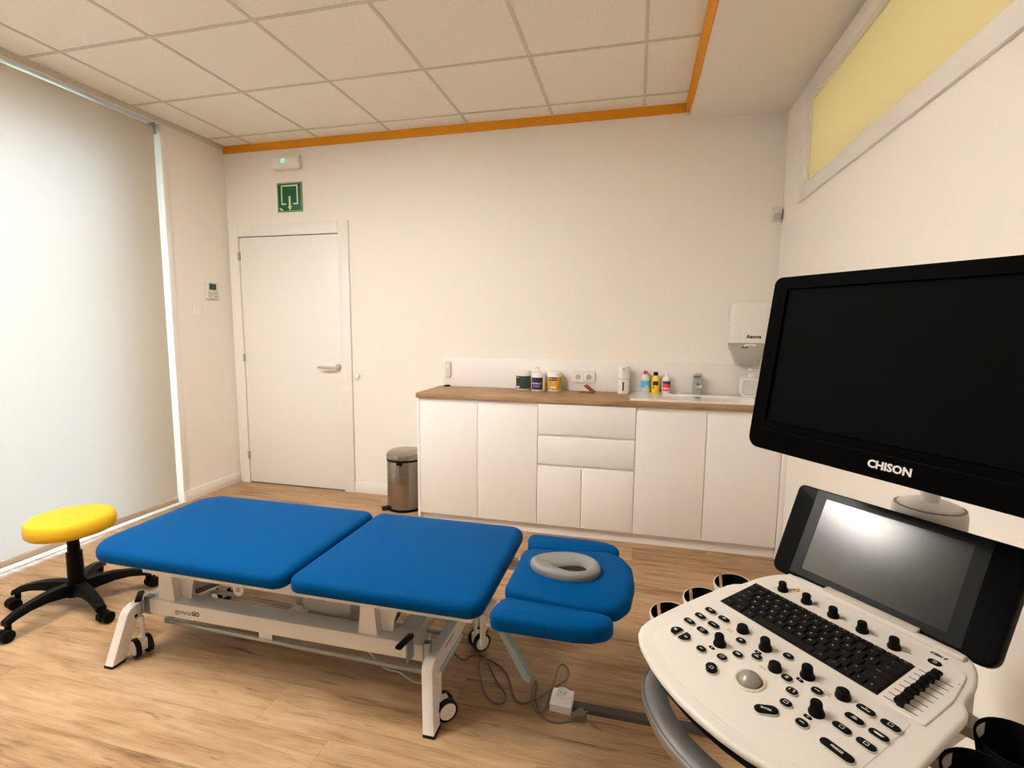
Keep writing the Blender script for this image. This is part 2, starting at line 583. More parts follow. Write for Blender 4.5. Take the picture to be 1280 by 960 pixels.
# door
d = thing('door_1', None, None, (.56, 0, 0), kind='structure')
X0, X1, XA, XB, ZD, ZF = .022, 1.105, .106, 1.017, 2.045, 2.138
fr = MB()
fr.box(X0, XA, -.018, 0, 0, ZF, b=.002).box(XB, X1, -.018, 0, 0, ZF, b=.002).box(XA, XB, -.018, 0, ZD + .004, ZF, b=.002)
obj('door_frame', fr, M['white'], d)
lf = obj('door_leaf', MB().box(XA + .004, XB - .004, -.008, 0, .012, ZD - .002, b=.001), M['white'], d)
obj('door_gap', MB().box(XA, XB, -.0025, 0, .001, ZD + .004), M['gap'], d)
for zz in (1.894, 1.07, .243):
    obj('hinge', MB().box(XA - .006, XA + .010, -.024, -.006, zz - .032, zz + .032, b=.002), M['galv'], d)
h = MB()
T = FB(.985, 1.012)
h.lathe([(.026, .007), (.026, .014), (.024, .017), (.001, .017)], 24, T=T)
h.tube([(0, 0, .012), (0, 0, .045), (-.006, 0, .055), (-.02, 0, .06), (-.15, 0, .06)], .010, 12, T=T)
obj('door_handle', h, M['nickel'], lf)

# window in the left wall: frame, panes
wn = thing('window_1', None, None, (-.22, -2.4, 0), kind='structure')
f = MB()
for yy in (YJ - .03, -2.43, YE + .03):
    f.box(-.25, -.19, yy - .03, yy + .03, .0, ZL, b=.004)
f.box(-.25, -.19, YE, YJ, 0, .05, b=.004).box(-.25, -.19, YE, YJ, ZL - .05, ZL, b=.004)
obj('window_frame', f, M['white'], wn)
obj('window_pane', MB().box(-.222, -.218, -2.40, YJ - .05, .05, ZL - .05), M['glass'], wn)
obj('window_pane', MB().box(-.222, -.218, YE + .05, -2.46, .05, ZL - .05), M['glass'], wn)
obj('window_sill', MB().box(-.19, .0, YE, YJ, .0, .006), M['white'], wn)

# roller blind
bl = thing('roller_blind', 'wide cream roller blind pulled down over the left window', 'blind', (0, -2.4, .05))
F_ = MB()
ny = 60
ya, yb = YE - .02, -.607
pts = []
for i in range(ny + 1):
    y = yb + (ya - yb) * i / ny
    pts.append((-.010 + .0012 * math.sin((yb - y) * 23) + .0007 * math.sin((yb - y) * 51 + 1), y))
vs = [(x, y, z) for z in (.058, 2.695) for x, y in pts]
F_.add(vs, [(i, i + 1, ny + 2 + i, ny + 1 + i) for i in range(ny)])
obj('blind_fabric', F_, M['blind'], bl, recalc=False)
obj('bottom_bar', MB().box(-.018, -.004, ya, yb, .020, .060, b=.003), M['beige'], bl)
obj('roller_tube', MB().tube([(-.038, ya, 2.672), (-.038, yb + .005, 2.672)], .026, 16), M['whitep'], bl)
obj('end_bracket', MB().box(-.06, .002, yb + .006, yb + .012, 2.645, ZL, b=.001), M['galv'], bl)

# upper window in the right wall
w2 = thing('window_2', None, None, (XR, -2, WZ0), kind='structure')
f = MB()
o_ = .075
yo, zo0, zo1 = WY0 + .075, WZ0 - .078, min(WZ1 + .09, HP - .001)
f.box(XR - .014, XR + .03, WY0, yo, zo0, zo1, b=.002)
f.box(XR - .014, XR + .03, WYE - o_, WYE, zo0, zo1, b=.002)
f.box(XR - .014, XR + .03, WYE, WY0, zo0, WZ0, b=.002)
f.box(XR - .014, XR + .03, WYE, WY0, WZ1, zo1, b=.002)
f.box(XR - .004, XR + .03, WYE, WY0, WZ1 - .008, WZ1).box(XR - .004, XR + .03, WY0 - .008, WY0, WZ0, WZ1)
obj('window_frame', f, M['white'], w2)
obj('window_pane', MB().box(XR + .01, XR + .014, WYE, WY0, WZ0, WZ1), M['yglass'], w2)

# ================================================================== wall fittings
e = thing('emergency_light', 'white emergency light with glowing green dot above the exit sign', 'light', (.595, 0, 2.54))
obj('housing', MB().box(.470, .718, -.042, 0, 2.540, 2.640, b=.012), M['whitep'], e)
obj('lens', MB().box(.478, .70, -.046, -.040, 2.548, 2.632, b=.003), M['whitep'], e)
obj('indicator_light', MB().lathe([(.0001, .044), (.011, .044), (.011, .048), (.007, .052), (.0001, .053)], 16, T=FB(.578, 2.602)), M['led'], e)

s = thing('exit_sign', 'square green sign with pale door outline and down arrow above the door', 'sign', (.596, 0, 2.226))
obj('sign_plate', MB().box(.485, .708, -.006, 0, 2.226, 2.449, b=.001), M['green'], s)
T = FB(.5965, 2.3375, -.006)
p = MB()
q = .075
p.box(-q, q, .082, .092, 0, .0012, T=T).box(-q, -q + .010, -.052, .09, 0, .0012, T=T).box(q - .010, q, -.052, .09, 0, .0012, T=T)
p.box(-q, -.032, -.056, -.046, 0, .0012, T=T).box(.032, q, -.056, -.046, 0, .0012, T=T)
p.box(-.008, .008, -.07, .008, 0, .0014, T=T)
p.prism([(-.018, -.068), (.0, -.100), (.018, -.068)], 0, .0014, T=T)
p.box(-.106, .106, .104, .1065, 0, .0008, T=T).box(-.106, .106, -.1065, -.104, 0, .0008, T=T).box(-.106, -.104, -.106, .106, 0, .0008, T=T).box(.104, .106, -.106, .106, 0, .0008, T=T)
p.prism([(-.1, -.075), (-.078, -.1), (-.06, -.098), (-.07, -.085), (-.086, -.08)], 0, .001, T=T)
obj('sign_symbol', p, M['lum'], s)

t = thing('thermostat', 'white thermostat with dark display high on the left wall', 'thermostat', (0, -.208, 1.54))
obj('housing', MB().box(0, .022, -.262, -.152, 1.540, 1.668, b=.006), M['offw'], t)
obj('display', MB().box(.021, .024, -.244, -.178, 1.612, 1.660), M['lcd'], t)
for yy, zz in ((-.242, 1.586), (-.182, 1.586), (-.242, 1.562), (-.182, 1.562)):
    obj('button', MB().box(.020, .025, yy - .012, yy + .012, zz - .005, zz + .005, b=.002), M['motor'], t)
s = thing('light_switch', 'white square light switch below the thermostat', 'switch', (0, -.335, 1.40))
obj('switch_plate', MB().box(0, .009, -.378, -.294, 1.400, 1.484, b=.003), M['whitep'], s)
obj('rocker', MB().box(.008, .013, -.364, -.308, 1.414, 1.470, b=.002), M['whitep'], s)
s = thing('dimmer_switch', 'white rotary dimmer switch just right of the door', 'switch', (1.157, 0, .91))
obj('switch_plate', MB().box(1.116, 1.198, -.009, 0, .910, .992, b=.003), M['whitep'], s)
obj('dial', MB().lathe([(.021, .008), (.021, .014), (.017, .024), (.0001, .024)], 24, T=FB(1.157, .951)), M['whitep'], s)
s = thing('motion_sensor', 'small white motion sensor high in the back right corner', 'sensor', (4.09, 0, 2.0))
obj('housing', MB().box(4.064, 4.120, -.045, 0, 2.005, 2.092, b=.012), M['offw'], s)
obj('sensor_lens', MB().box(4.070, 4.112, -.050, -.042, 2.012, 2.050, b=.006), M['motor'], s)

# ================================================================== base units
YD = -.453
XC, X1c, X2c, X3c, X4c = 1.876, 2.683, 3.286, 3.689, 4.095
ZT = .898
TK = .032
def handle_lip(mb, x0, x1, y, ztop):
    mb.box(x0, x1, y, y + .018, ztop - .022, ztop - .004, b=.004)
def unit(name, label, x0, x1, doors, drawers=False):
    u = thing(name, label, 'cabinet', ((x0 + x1) / 2, -.22, 0), 0, 'white base cabinets under the worktop')
    c = MB()
    xa = x0 + (.0 if x0 > XC + .01 else 0)
    c.box(xa, xa + .018, YD + .022, -.02, .072, ZT - TK)
    c.box(x1 - .018, x1, YD + .022, -.02, .072, ZT - TK)
    c.box(x0 + .018, x1 - .018, YD + .022, -.02, .072, .09).box(x0 + .018, x1 - .018, -.028, -.02, .09, ZT - TK)
    c.box(x0 + .018, x1 - .018, YD + .03, -.03, ZT - TK - .02, ZT - TK)
    obj('carcass', c, M['lam'], u)
    if not drawers:
        n = len(doors) - 1
        for a, b_ in zip(doors[:-1], doors[1:]):
            m_ = MB().box(a + .0015, b_ - .0015, YD + .001, YD + .020, .074, ZT - TK - .026, b=.0015)
            dd = obj('door', m_, M['lam'], u)
            obj('grip_edge', MB().box(a + .0015, b_ - .0015, YD + .004, YD + .020, ZT - TK - .0265, ZT - TK - .0235), M['lam'], dd)
            obj('finger_rail', MB().box(a + .0015, b_ - .0015, YD + .010, YD + .020, ZT - TK - .022, ZT - TK - .001), M['lam'], dd)
    else:
        a, b_ = x0, x1
        for z0, z1 in ((.668, ZT - TK - .004), (.476, .650)):
            dr = obj('drawer', MB().box(a + .0015, b_ - .0015, YD + .001, YD + .020, z0, z1, b=.0015), M['lam'], u)
            obj('finger_rail', MB().box(a + .0015, b_ - .0015, YD + .014, YD + .020, z0 - .018, z0 - .001), M['lam'], dr)
        for a, b_ in ((x0, doors[0]), (doors[0], x1)):
            obj('door', MB().box(a + .0015, b_ - .0015, YD + .001, YD + .020, .074, .458, b=.0015), M['lam'], u)
    return u
unit('base_cabinet', 'two-door white base cabinet at the left end, beside the steel pedal bin', XC, X1c, (XC, 2.283, X1c))
unit('drawer_cabinet', 'white drawer unit with two wide drawers over two small doors', X1c, X2c, (2.966,), True)
unit('base_cabinet', 'two-door white base cabinet under the wash basin', X2c, X4c, (X2c, X3c, X4c))
tag(obj('filler_panel', MB().box(X4c + .002, XR, YD + .002, -.02, .0, ZT - TK, b=.001), M['lam']), 'narrow white filler panel between last cabinet and right wall', 'panel')
tag(obj('side_panel', MB().box(XC - .020, XC - .001, YD + .001, -.001, .0, ZT - TK, b=.001), M['lam']), 'tall white end panel at the left end of the base cabinets', 'panel')
tag(obj('plinth', MB().box(XC + .001, X4c, YD + .035, YD + .05, 0, .070), M['lam']), 'long plain plinth board running under the white cabinets', 'plinth')
tag(obj('worktop', MB().box(XC - .024, XR - .001, YD - .006, -.001, ZT - TK, ZT, b=.002), M['top']), 'long oak worktop lying on the white base cabinets', 'worktop')
tag(obj('splashback', MB().box(XC - .002, XR - .001, -.016, 0, ZT, 1.110, b=.001), M['lam']), 'low white splashback panel standing on the back of the worktop', 'splashback')

# basin slab
b_ = thing('wash_basin', 'shallow white wash basin set on the oak worktop', 'basin', (3.67, -.2, ZT))
m_ = MB()
bx0, bx1, by0, by1 = 3.246, 4.10, -.405, -.02
m_.frame(rpoly(rect(bx0, bx1, by0, by1), .012, 4), rpoly(rect(bx0 + .20, bx1 - .10, by0 + .045, by1 - .11), .012, 4), ZT, ZT + .014)
obj('basin_rim', m_, M['ceramic'], b_)
m_ = MB().box(bx0 + .195, bx1 - .095, by0 + .04, by1 - .105, ZT + .0005, ZT + .004)
obj('basin_bowl', m_, M['ceramic'], b_)
obj('drain', MB().lathe([(.001, 0), (.022, 0), (.022, .003), (.014, .004), (.001, .003)], 20, T=Matrix.Translation((3.66, -.175, ZT + .004))), M['dgrey'], b_)
ZS = ZT + .014
# faucet
fa = thing('faucet', 'short chrome basin tap standing on the wash basin', 'faucet', (3.667, -.075, ZS))
T = Matrix.Translation((3.667, -.075, ZS))
obj('tap_body', MB().prism(rpoly(rect(-.026, .026, -.024, .024), .010), 0, .105, T=T, b=.004), M['galv'], fa)
obj('spout', MB().bar((0, 0, .075), (0, -.105, .060), .036, .020, T=T, b=.006), M['chrome'], fa)
obj('tap_lever', MB().box(-.024, .024, -.075, .028, .110, .132, b=.007, T=T @ Matrix.Rotation(-.15, 4, 'X')), M['galv'], fa)

# jars
def jar(x, y, r, h, label, cap, lab, extra):
    j_ = thing('cream_jar', label, 'jar', (x, y, ZT), 0, 'white tubs on the oak worktop')
    T = Matrix.Translation((x, y, ZT))
    obj('jar_body', MB().lathe([(r * .9, 0), (r, .006), (r, h * .80), (r * .97, h * .82), (.001, h * .82)], 36, T=T), M['whitep'], j_)
    obj('lid', MB().lathe([(r * .98, h * .815), (r * 1.03, h * .825), (r * 1.03, h * .965), (r * .97, h), (.001, h)], 36, T=T), cap, j_)
    # curved label
    a0, a1, n = extra['span']
    m_ = MB()
    rr = r + .0009
    pts = [(rr * math.sin(a0 + (a1 - a0) * i / n), -rr * math.cos(a0 + (a1 - a0) * i / n)) for i in range(n + 1)]
    z0, z1 = h * .09, h * .74
    vs = [(px, py, z) for z in (z0, z1) for px, py in pts]
    m_.add(vs, [(i, i + 1, n + 2 + i, n + 1 + i) for i in range(n)], T=T)
    obj('label', m_, lab, j_, recalc=False)
    return j_, T, rr, h
def curved(m_, T, r, a0, a1, z0, z1, mi=0, n=6):
    r += .0008
    pts = [(r * math.sin(a0 + (a1 - a0) * i / n), -r * math.cos(a0 + (a1 - a0) * i / n)) for i in range(n + 1)]
    m_.add([(px, py, z) for z in (z0, z1) for px, py in pts], [(i, i + 1, n + 2 + i, n + 1 + i) for i in range(n)], mi, T)
def ctext(m_, T, r, txt, size, z, a0=0.0, mi=0):
    """text wrapped round a cylinder"""
    k = MB().text(txt, size, I4, depth=.0002, bold=size * .03)
    vs = [((r + .0014 + p.z) * math.sin(a0 + p.x / r), -(r + .0014 + p.z) * math.cos(a0 + p.x / r), z + p.y) for p in k.v]
    m_.add(vs, k.f, mi, T)
j_, T, rr, h = jar(2.505, -.085, .050, .138, 'white tub with dark green label, leftmost of the three on the worktop', M['whitep'], M['dgreen'], dict(span=(-1.6, 1.9, 20)))
for nm, a0, a1, z0, z1, mm, dr_ in (('dark_patch', -.95, -.25, .42, .70, 'inkk', 0), ('dark_patch', -1.0, -.55, .2, .40, 'inkk', 0), ('text_band', -.85, -.35, .65, .68, 'ink', .0003), ('text_band', -.90, -.30, .14, .22, 'ink', .0003)):
    m_ = MB()
    curved(m_, T, rr + dr_, a0, a1, h * z0, h * z1, 0)
    obj(nm, m_, M[mm], j_, recalc=False)
j_, T, rr, h = jar(2.617, -.102, .049, .130, 'white pump tub with dark purple label, middle of the three', M['whitep'], M['purple'], dict(span=(-.95, .8, 16)))
p = MB()
p.lathe([(.016, h), (.016, h + .008), (.006, h + .010), (.006, h + .028), (.012, h + .030), (.012, h + .038), (.001, h + .040)], 16, T=T)
p.tube([(0, 0, h + .034), (-.014, -.022, h + .036), (-.018, -.030, h + .030)], .005, 8, T=T)
obj('pump', p, M['whitep'], j_)
m_ = MB()
curved(m_, T, rr, -.65, .42, h * .27, h * .285, 0)
obj('underline', m_, M['ink'], j_, recalc=False)
m_ = MB()
ctext(m_, T, rr, 'NATFRUIT', .015, h * .42, -.1)
obj('label_print', m_, M['ink'], j_, recalc=False)
j_, T, rr, h = jar(2.727, -.082, .051, .138, 'white tub with golden yellow label, rightmost of the three', M['whitep'], M['gold'], dict(span=(-1.5, 1.5, 20)))
for nm, a0, a1, z0, z1, mm in (('brand_patch', -.55, .45, .55, .72, 'navy'), ('text_band', -.4, .35, .16, .27, 'ink'), ('badge', -.06, .08, .10, .15, 'navy')):
    m_ = MB()
    curved(m_, T, rr, a0, a1, h * z0, h * z1, 0)
    k_ = obj(nm, m_, M[mm], j_, recalc=False)
    if nm == 'brand_patch':
        for b0, b1 in ((-.42, -.10), (.0, .32)):
            m_ = MB()
            curved(m_, T, rr + .0004, b0, b1, h * .62, h * .65, 0)
            obj('word', m_, M['ink'], k_, recalc=False)

# double socket on the splashback
s = thing('double_socket', 'white double power socket on the splashback', 'socket', (2.922, -.016, .955))
obj('socket_plate', MB().prism(rpoly(rect(-.080, .080, -.041, .041), .010), 0, .011, T=FB(2.922, .996, -.016), b=.003), M['offw'], s)
obj('socket_face', MB().box(-.076, -.002, -.036, .036, .010, .0118, b=.0008, T=FB(2.922, .996, -.016)).box(.002, .076, -.036, .036, .010, .0118, b=.0008, T=FB(2.922, .996, -.016)), M['whitep'], s)
for k in (-1, 1):
    T = FB(2.922 + k * .0375, .996, -.019)
    so = obj('socket_cup', MB().frame(circle(.026, 24), circle(.020, 24), .009, .012, T=T), M['whitep'], s)
    obj('socket_well', MB().lathe([(.001, .0095), (.0200, .0095)], 24, T=T, cap0=False, cap1=False), M['motor'], so)
    obj('pin_holes', MB().lathe([(.0001, .0105), (.003, .0105)], 10, T=T @ Matrix.Translation((-.009, 0, 0)), cap0=False, cap1=False).lathe([(.0001, .0105), (.003, .0105)], 10, T=T @ Matrix.Translation((.009, 0, 0)), cap0=False, cap1=False), M['inkk'], so)
# remote on the splashback + puck
s = thing('remote_control', 'slim white remote control on the left end of the splashback', 'remote control', (1.917, -.016, .962))
obj('remote_body', MB().box(-.022, .022, -.062, .062, 0, .020, b=.009, T=FB(1.917, 1.024, -.016)), M['offw'], s)
obj('button', MB().box(-.009, .009, .01, .035, .019, .0225, b=.001, T=FB(1.917, 1.024, -.016)), M['whitep'], s)
tag(obj('cable_grommet', MB().prism(circle(.024, 20, 1.917, -.045), ZT, ZT + .010, b=.002), M['black']), 'small black round cap on the left end of the worktop', 'cap')
# folded brown wooden piece
t = thing('phone_stand', 'small brown wooden folding stand right of the double socket', 'stand', (2.965, -.11, ZT))
T = Matrix.Translation((2.965, -.115, ZT)) @ Matrix.Rotation(-.35, 4, 'Z')
obj('base_plate', MB().box(-.055, .040, -.03, .03, 0, .008, b=.003, T=T), M['brown'], t)
obj('back_plate', MB().box(-.075, 0, -.03, .03, -.004, .004, b=.003, T=T @ Matrix.Translation((.040, 0, .008)) @ Matrix.Rotation(.62, 4, 'Y')), M['brown'], t)
# touchless soap dispenser
t = thing('soap_dispenser', 'tall white automatic soap dispenser left of the wash basin', 'dispenser', (3.196, -.08, ZT))
T = Matrix.Translation((3.196, -.08, ZT))
obj('dispenser_body', MB().lathe([(.036, .0), (.039, .004), (.039, .100), (.001, .100)], 32, T=T), M['whitep'], t)
hd = obj('dispenser_head', MB().lathe([(.001, .103), (.039, .103), (.039, .183), (.036, .188), (.001, .189)], 32, T=T), M['whitep'], t)
obj('nozzle', MB().box(-.009, .009, -.062, -.030, .160, .176, b=.004, T=T), M['motor'], hd)
obj('ring', MB().lathe([(.0392, .0995), (.0396, .1035)], 32, T=T, cap0=False, cap1=False), M['galv'], t)
m_ = MB()
curved(m_, T, .039, -.12, .14, .022, .082)
obj('level_window', m_, M['inkk'], t, recalc=False)

# bottles on the basin
def bottle(x, y, prof, label, body, bands, capp, capm, name='bottle'):
    b_ = thing(name, label, 'bottle', (x, y, ZS), 0, 'small bottles standing on the wash basin')
    T = Matrix.Translation((x, y, ZS))
    obj('bottle_body', MB().lathe(prof, 28, T=T), body, b_)
    obj('cap', MB().lathe(capp, 20, T=T), capm, b_)
    for z0, z1, m2, a0, a1 in bands:
        k = MB()
        curved(k, T, prof[1][0], a0, a1, z0, z1, n=14)
        obj('label', k, m2, b_, recalc=False)
    return b_
bottle(3.340, -.055, [(.024, 0), (.029, .006), (.029, .088), (.024, .104), (.011, .118), (.011, .126), (.001, .126)], 'clear bottle with sky blue label and red cap on the basin', M['clear'],
       [(.03, .078, M['sky'], -2, 2), (.03, .05, M['ink'], .1, .6)], [(.013, .122), (.013, .142), (.001, .142)], M['red'])
bottle(3.406, -.065, [(.023, 0), (.026, .005), (.026, .075), (.022, .098), (.013, .112), (.013, .116), (.001, .116)], 'yellow bottle with black cap and black label patch on the basin', M['ybot'],
       [(.050, .078, M['inkk'], -.7, .7), (.030, .040, M['inkk'], -.8, -.3)], [(.015, .114), (.015, .137), (.001, .137)], M['black'])
b3 = bottle(3.476, -.06, [(.024, 0), (.028, .006), (.028, .086), (.022, .100), (.009, .112), (.008, .120), (.001, .120)], 'white bottle with red and navy striped label on the basin', M['whitep'],
            [(.058, .080, M['navy'], -1.0, 1.0), (.036, .0575, M['redl'], -1.0, 1.0), (.014, .026, M['redl'], -1.0, 1.0)], [(.011, .114), (.011, .128), (.007, .137), (.001, .138)], M['whitep'])
# square glass dispenser partly behind the monitor
t = thing('hand_gel_bottle', 'clear pump bottle in a white rounded square frame by the monitor edge', 'dispenser', (3.985, -.09, ZS))
T = FB(3.985, ZS + .060, -.09)
obj('holder_frame', MB().frame(rpoly(rect(-.062, .062, -.060, .056), .022), rpoly(rect(-.049, .049, -.047, .043), .014), -.03, .03, T=T), M['whitep'], t)
obj('bottle_body', MB().prism(rpoly(rect(-.047, .047, -.045, .041), .013), -.025, .025, T=T), M['clear'], t)
obj('pump', MB().lathe([(.02, .118), (.02, .130), (.013, .145), (.009, .148), (.008, .165), (.02, .167), (.019, .175), (.001, .176)], 20, T=Matrix.Translation((3.985, -.09, ZS))).tube([(3.985, -.09, ZS + .17), (3.985, -.135, ZS + .168)], .005, 8), M['whitep'], t)
# paper towel dispenser on the wall
t = thing('towel_dispenser', 'white wall mounted paper towel dispenser half behind the monitor', 'dispenser', (3.965, 0, 1.1))
T = FB(3.965, 1.24)
sh = MB()
sh.prism(rpoly([(-.120, .005), (.120, .005), (.118, .272), (-.118, .272)], .020), .0, .115, T=T, b=.018)
obj('cover', sh, M['whitep'], t)
obj('front_panel', MB().prism(rpoly([(-.062, .012), (.085, .012), (.085, .262), (-.062, .262)], .006), .113, .119, T=T, b=.002), M['whitep'], t)
obj('lettering', MB().text('Renova', .028, FB(3.981, 1.290, -.1195), bold=.0012, shear=.25), M['inkk'], t)
obj('tray', MB().rings([[(x * w_, yy, zz) for x, zz in ((-1, 0), (1, 0), (1, dp), (.8, dp + .012), (-.8, dp + .012), (-1, dp))] for yy, w_, dp in ((.006, .112, .090), (-.03, .105, .092), (-.09, .078, .080), (-.130, .066, .065))], T=T), M['smoke'], t)
obj('paper_towel', MB().prism([(-.035, -.016), (.0, -.004), (.03, -.010), (.038, .004), (-.03, .004)], .088, .112, T=T), M['paper'], t)
obj('key_slot', MB().box(-.045, -.012, -.022, -.012, .1, .108, T=T), M['inkk'], t)

# pedal bin
BX, BY, BR, BH = 1.645, -.200, .135, .425
t = thing('pedal_bin', 'round stainless steel pedal bin between the door and the cabinets', 'bin', (BX, BY, 0))
T = Matrix.Translation((BX, BY, 0))
obj('bin_base', MB().lathe([(BR * .99, 0), (BR * 1.01, .004), (BR * 1.01, .02), (BR * .98, .022)], 40, T=T), M['black'], t)
obj('bin_body', MB().lathe([(BR * .97, .016), (BR, .02), (BR, BH - .055), (BR * .99, BH - .05)], 48, T=T), M['steel'], t)
obj('rim_band', MB().lathe([(BR * .985, BH - .058), (BR * 1.015, BH - .056), (BR * 1.015, BH - .046), (BR * .985, BH - .044)], 48, T=T), M['black'], t)
obj('lid', MB().lathe([(BR * .99, BH - .045), (BR * 1.02, BH - .042), (BR * 1.02, BH - .022), (BR * .98, BH - .006), (BR * .85, BH + .006), (BR * .5, BH + .013), (.001, BH + .014)], 48, T=T), M['steel'], t)
obj('pedal', MB().bar((BX - .085, BY - .075, .018), (BX - .14, BY - .115, .012), .06, .012, b=.004), M['black'], t)
obj('latch', MB().box(-.022, .022, -BR - .006, -BR + .004, BH - .075, BH - .055, b=.003, T=T @ Matrix.Rotation(.12, 4, 'Z')), M['black'], t)

# ================================================================== stool
SX, SY = .735, -1.83
st = thing('rolling_stool', 'yellow round stool on a black five-star castor base', 'stool', (SX, SY, 0))
T = Matrix.Translation((SX, SY, 0))
R_ = .168
obj('seat', MB().lathe([(.001, .376), (R_ * .94, .376), (R_ * .985, .384), (R_, .400), (R_, .418), (R_ * .98, .436), (R_ * .93, .446), (R_ * .8, .450), (.001, .450)], 56, T=T), M['yellow'], st, ang=60)
obj('seat_plate', MB().lathe([(.05, .372), (.11, .376)], 24, T=T), M['black'], st)
obj('gas_column', MB().lathe([(.033, .085), (.031, .25), (.031, .27), (.024, .272), (.024, .36), (.034, .372), (.001, .372)], 24, T=T), M['black'], st)
obj('hub', MB().lathe([(.001, .062), (.045, .062), (.052, .075), (.050, .105), (.036, .135), (.001, .135)], 24, T=T), M['black'], st)
for k in range(5):
    a = math.radians(-91 + 72 * k)
    R2 = T @ Matrix.Rotation(a, 4, 'Z')
    m_ = MB()
    prof = [(.03, .098, .030, .030), (.08, .108, .027, .026), (.14, .112, .024, .020), (.20, .106, .021, .016), (.25, .094, .020, .015), (.285, .078, .019, .013)]
    rr = []
    for x, z, w_, hh in prof:
        rr.append([(x, -w_, z - hh), (x, w_, z - hh), (x, w_ * 1.02, z + hh * .2), (x, w_ * .7, z + hh * .9), (x, -w_ * .7, z + hh * .9), (x, -w_ * 1.02, z + hh * .2)])
    m_.rings(rr, T=R2)
    lg = obj('leg', m_, M['black'], st, ang=50)
    ca = random.uniform(-.5, .5) + [0.3, 2.2, .4, 2.6, 1.0][k]
    CF = R2 @ Matrix.Translation((.272, 0, 0)) @ Matrix.Rotation(ca, 4, 'Z')
    c_ = MB()
    for sgn in (-1, 1):
        c_.tube([(.018, sgn * .007, .026), (.018, sgn * .026, .026)], .0255, 20, T=CF)
    c_.box(-.01, .034, -.008, .008, .026, .055, b=.006, T=CF).tube([(0, 0, .045), (0, 0, .075)], .012, 10, T=CF)
    c_.tube([(.018, -.0275, .030), (.018, .0275, .030)], .020, 16, T=CF)
    obj('castor', c_, M['black'], lg)

# ================================================================== treatment table
tt = thing('treatment_table', 'blue padded treatment table on a white steel frame', 'treatment table', (2.0, -1.83, 0))
ZB, ZTp = .423, .482
def cushion(name, outline, z0, z1, rb=.018, rt=.026, crown=.004, mats=M['blue']):
    m_ = MB()
    rr = []
    for k in range(5):
        a = PI / 2 * k / 4
        rr.append([(x, y, z0 + rb * (1 - math.cos(a))) for x, y in inset(outline, rb * (1 - math.sin(a)))])
    for k in range(6):
        a = PI / 2 * k / 5
        rr.append([(x, y, z1 - rt * (1 - math.sin(a))) for x, y in inset(outline, rt * 1.15 * (1 - math.cos(a)))])
    last = rr[-1]
    cx = sum(p[0] for p in last) / len(last)
    cy = sum(p[1] for p in last) / len(last)
    for s_, dz in ((.85, .6), (.6, .9), (.3, 1.0)):
        rr.append([(cx + (x - cx) * s_, cy + (y - cy) * s_, z1 + crown * dz) for x, y, z in last])
    m_.rings(rr)
    return obj(name, m_, mats, tt, ang=70)
cushion('leg_cushion', rpoly([(1.212, -2.132), (2.120, -2.138), (2.120, -1.484), (1.192, -1.484)], [.13, .05, .05, .11], 8), ZB, ZTp)
cushion('seat_cushion', rpoly([(2.138, -2.138), (2.834, -2.138), (2.834, -1.486), (2.138, -1.486)], [.045, .055, .055, .045], 8), ZB, ZTp)
hc = cushion('head_cushion', rpoly([(2.872, -2.012), (3.170, -2.052), (3.245, -2.036), (3.284, -1.97), (3.296, -1.85), (3.288, -1.74), (3.252, -1.665), (3.185, -1.638), (2.872, -1.680)], [.045, .08, .06, .09, .12, .09, .06, .08, .045], 6), ZB, ZTp)
for sg, z_ in ((-1, 0), (1, 0)):
    c0 = -1.835
    o2 = [(2.852, c0 + sg * .316), (3.12, c0 + sg * .318), (3.178, c0 + sg * .309), (3.220, c0 + sg * .286), (3.238, c0 + sg * .256), (3.230, c0 + sg * .228), (3.198, c0 + sg * .216), (2.880, c0 + sg * .196)]
    ra = [.035, .06, .05, .04, .03, .022, .03, .035]
    if sg > 0:
        o2, ra = o2[::-1], ra[::-1]
    cushion('arm_cushion', rpoly(o2, ra, 5), ZB - .012, ZTp - .010, .016, .022, .003)
# face pad: raised grey oval with a wedge-shaped opening
CP = Vector((3.055, -1.842))
fp = MB()
no = 40
def egg(a, rx, ry, k=.0):
    c, s_ = math.cos(a), math.sin(a)
    return (CP.x + rx * c, CP.y + ry * s_ * (1 + k * c))
def wedge(a, sc=1.0):
    c, s_ = math.cos(a), math.sin(a)
    return (CP.x + .018 + .060 * sc * c, CP.y + .050 * sc * s_ * (.55 + .45 * c))
rr = []
A = [2 * PI * i / no for i in range(no)]
for rx, ry, z in ((.118, .084, ZTp - .002), (.124, .089, ZTp + .008), (.124, .089, ZTp + .020), (.120, .085, ZTp + .028), (.112, .078, ZTp + .033), (.104, .071, ZTp + .034), (.098, .065, ZTp + .031)):
    rr.append([egg(a, rx, ry, .16) + (z,) for a in A])
def lerp(p, q, t):
    return (p[0] + (q[0] - p[0]) * t, p[1] + (q[1] - p[1]) * t)
for t_, z in ((.35, ZTp + .027), (.7, ZTp + .020), (1.0, ZTp + .010)):
    rr.append([lerp(egg(a, .096, .063, .16), wedge(a), t_) + (z,) for a in A])
rr.append([wedge(a, .97) + (ZTp + .0042,) for a in A])
fp.rings(rr, cap1=False)
obj('face_pad', fp, M['padgrey'], hc, ang=60)
obj('face_opening', MB().prism([wedge(a, 1.0) for a in A], ZTp + .0045, ZTp + .0055), M['padin'], hc)

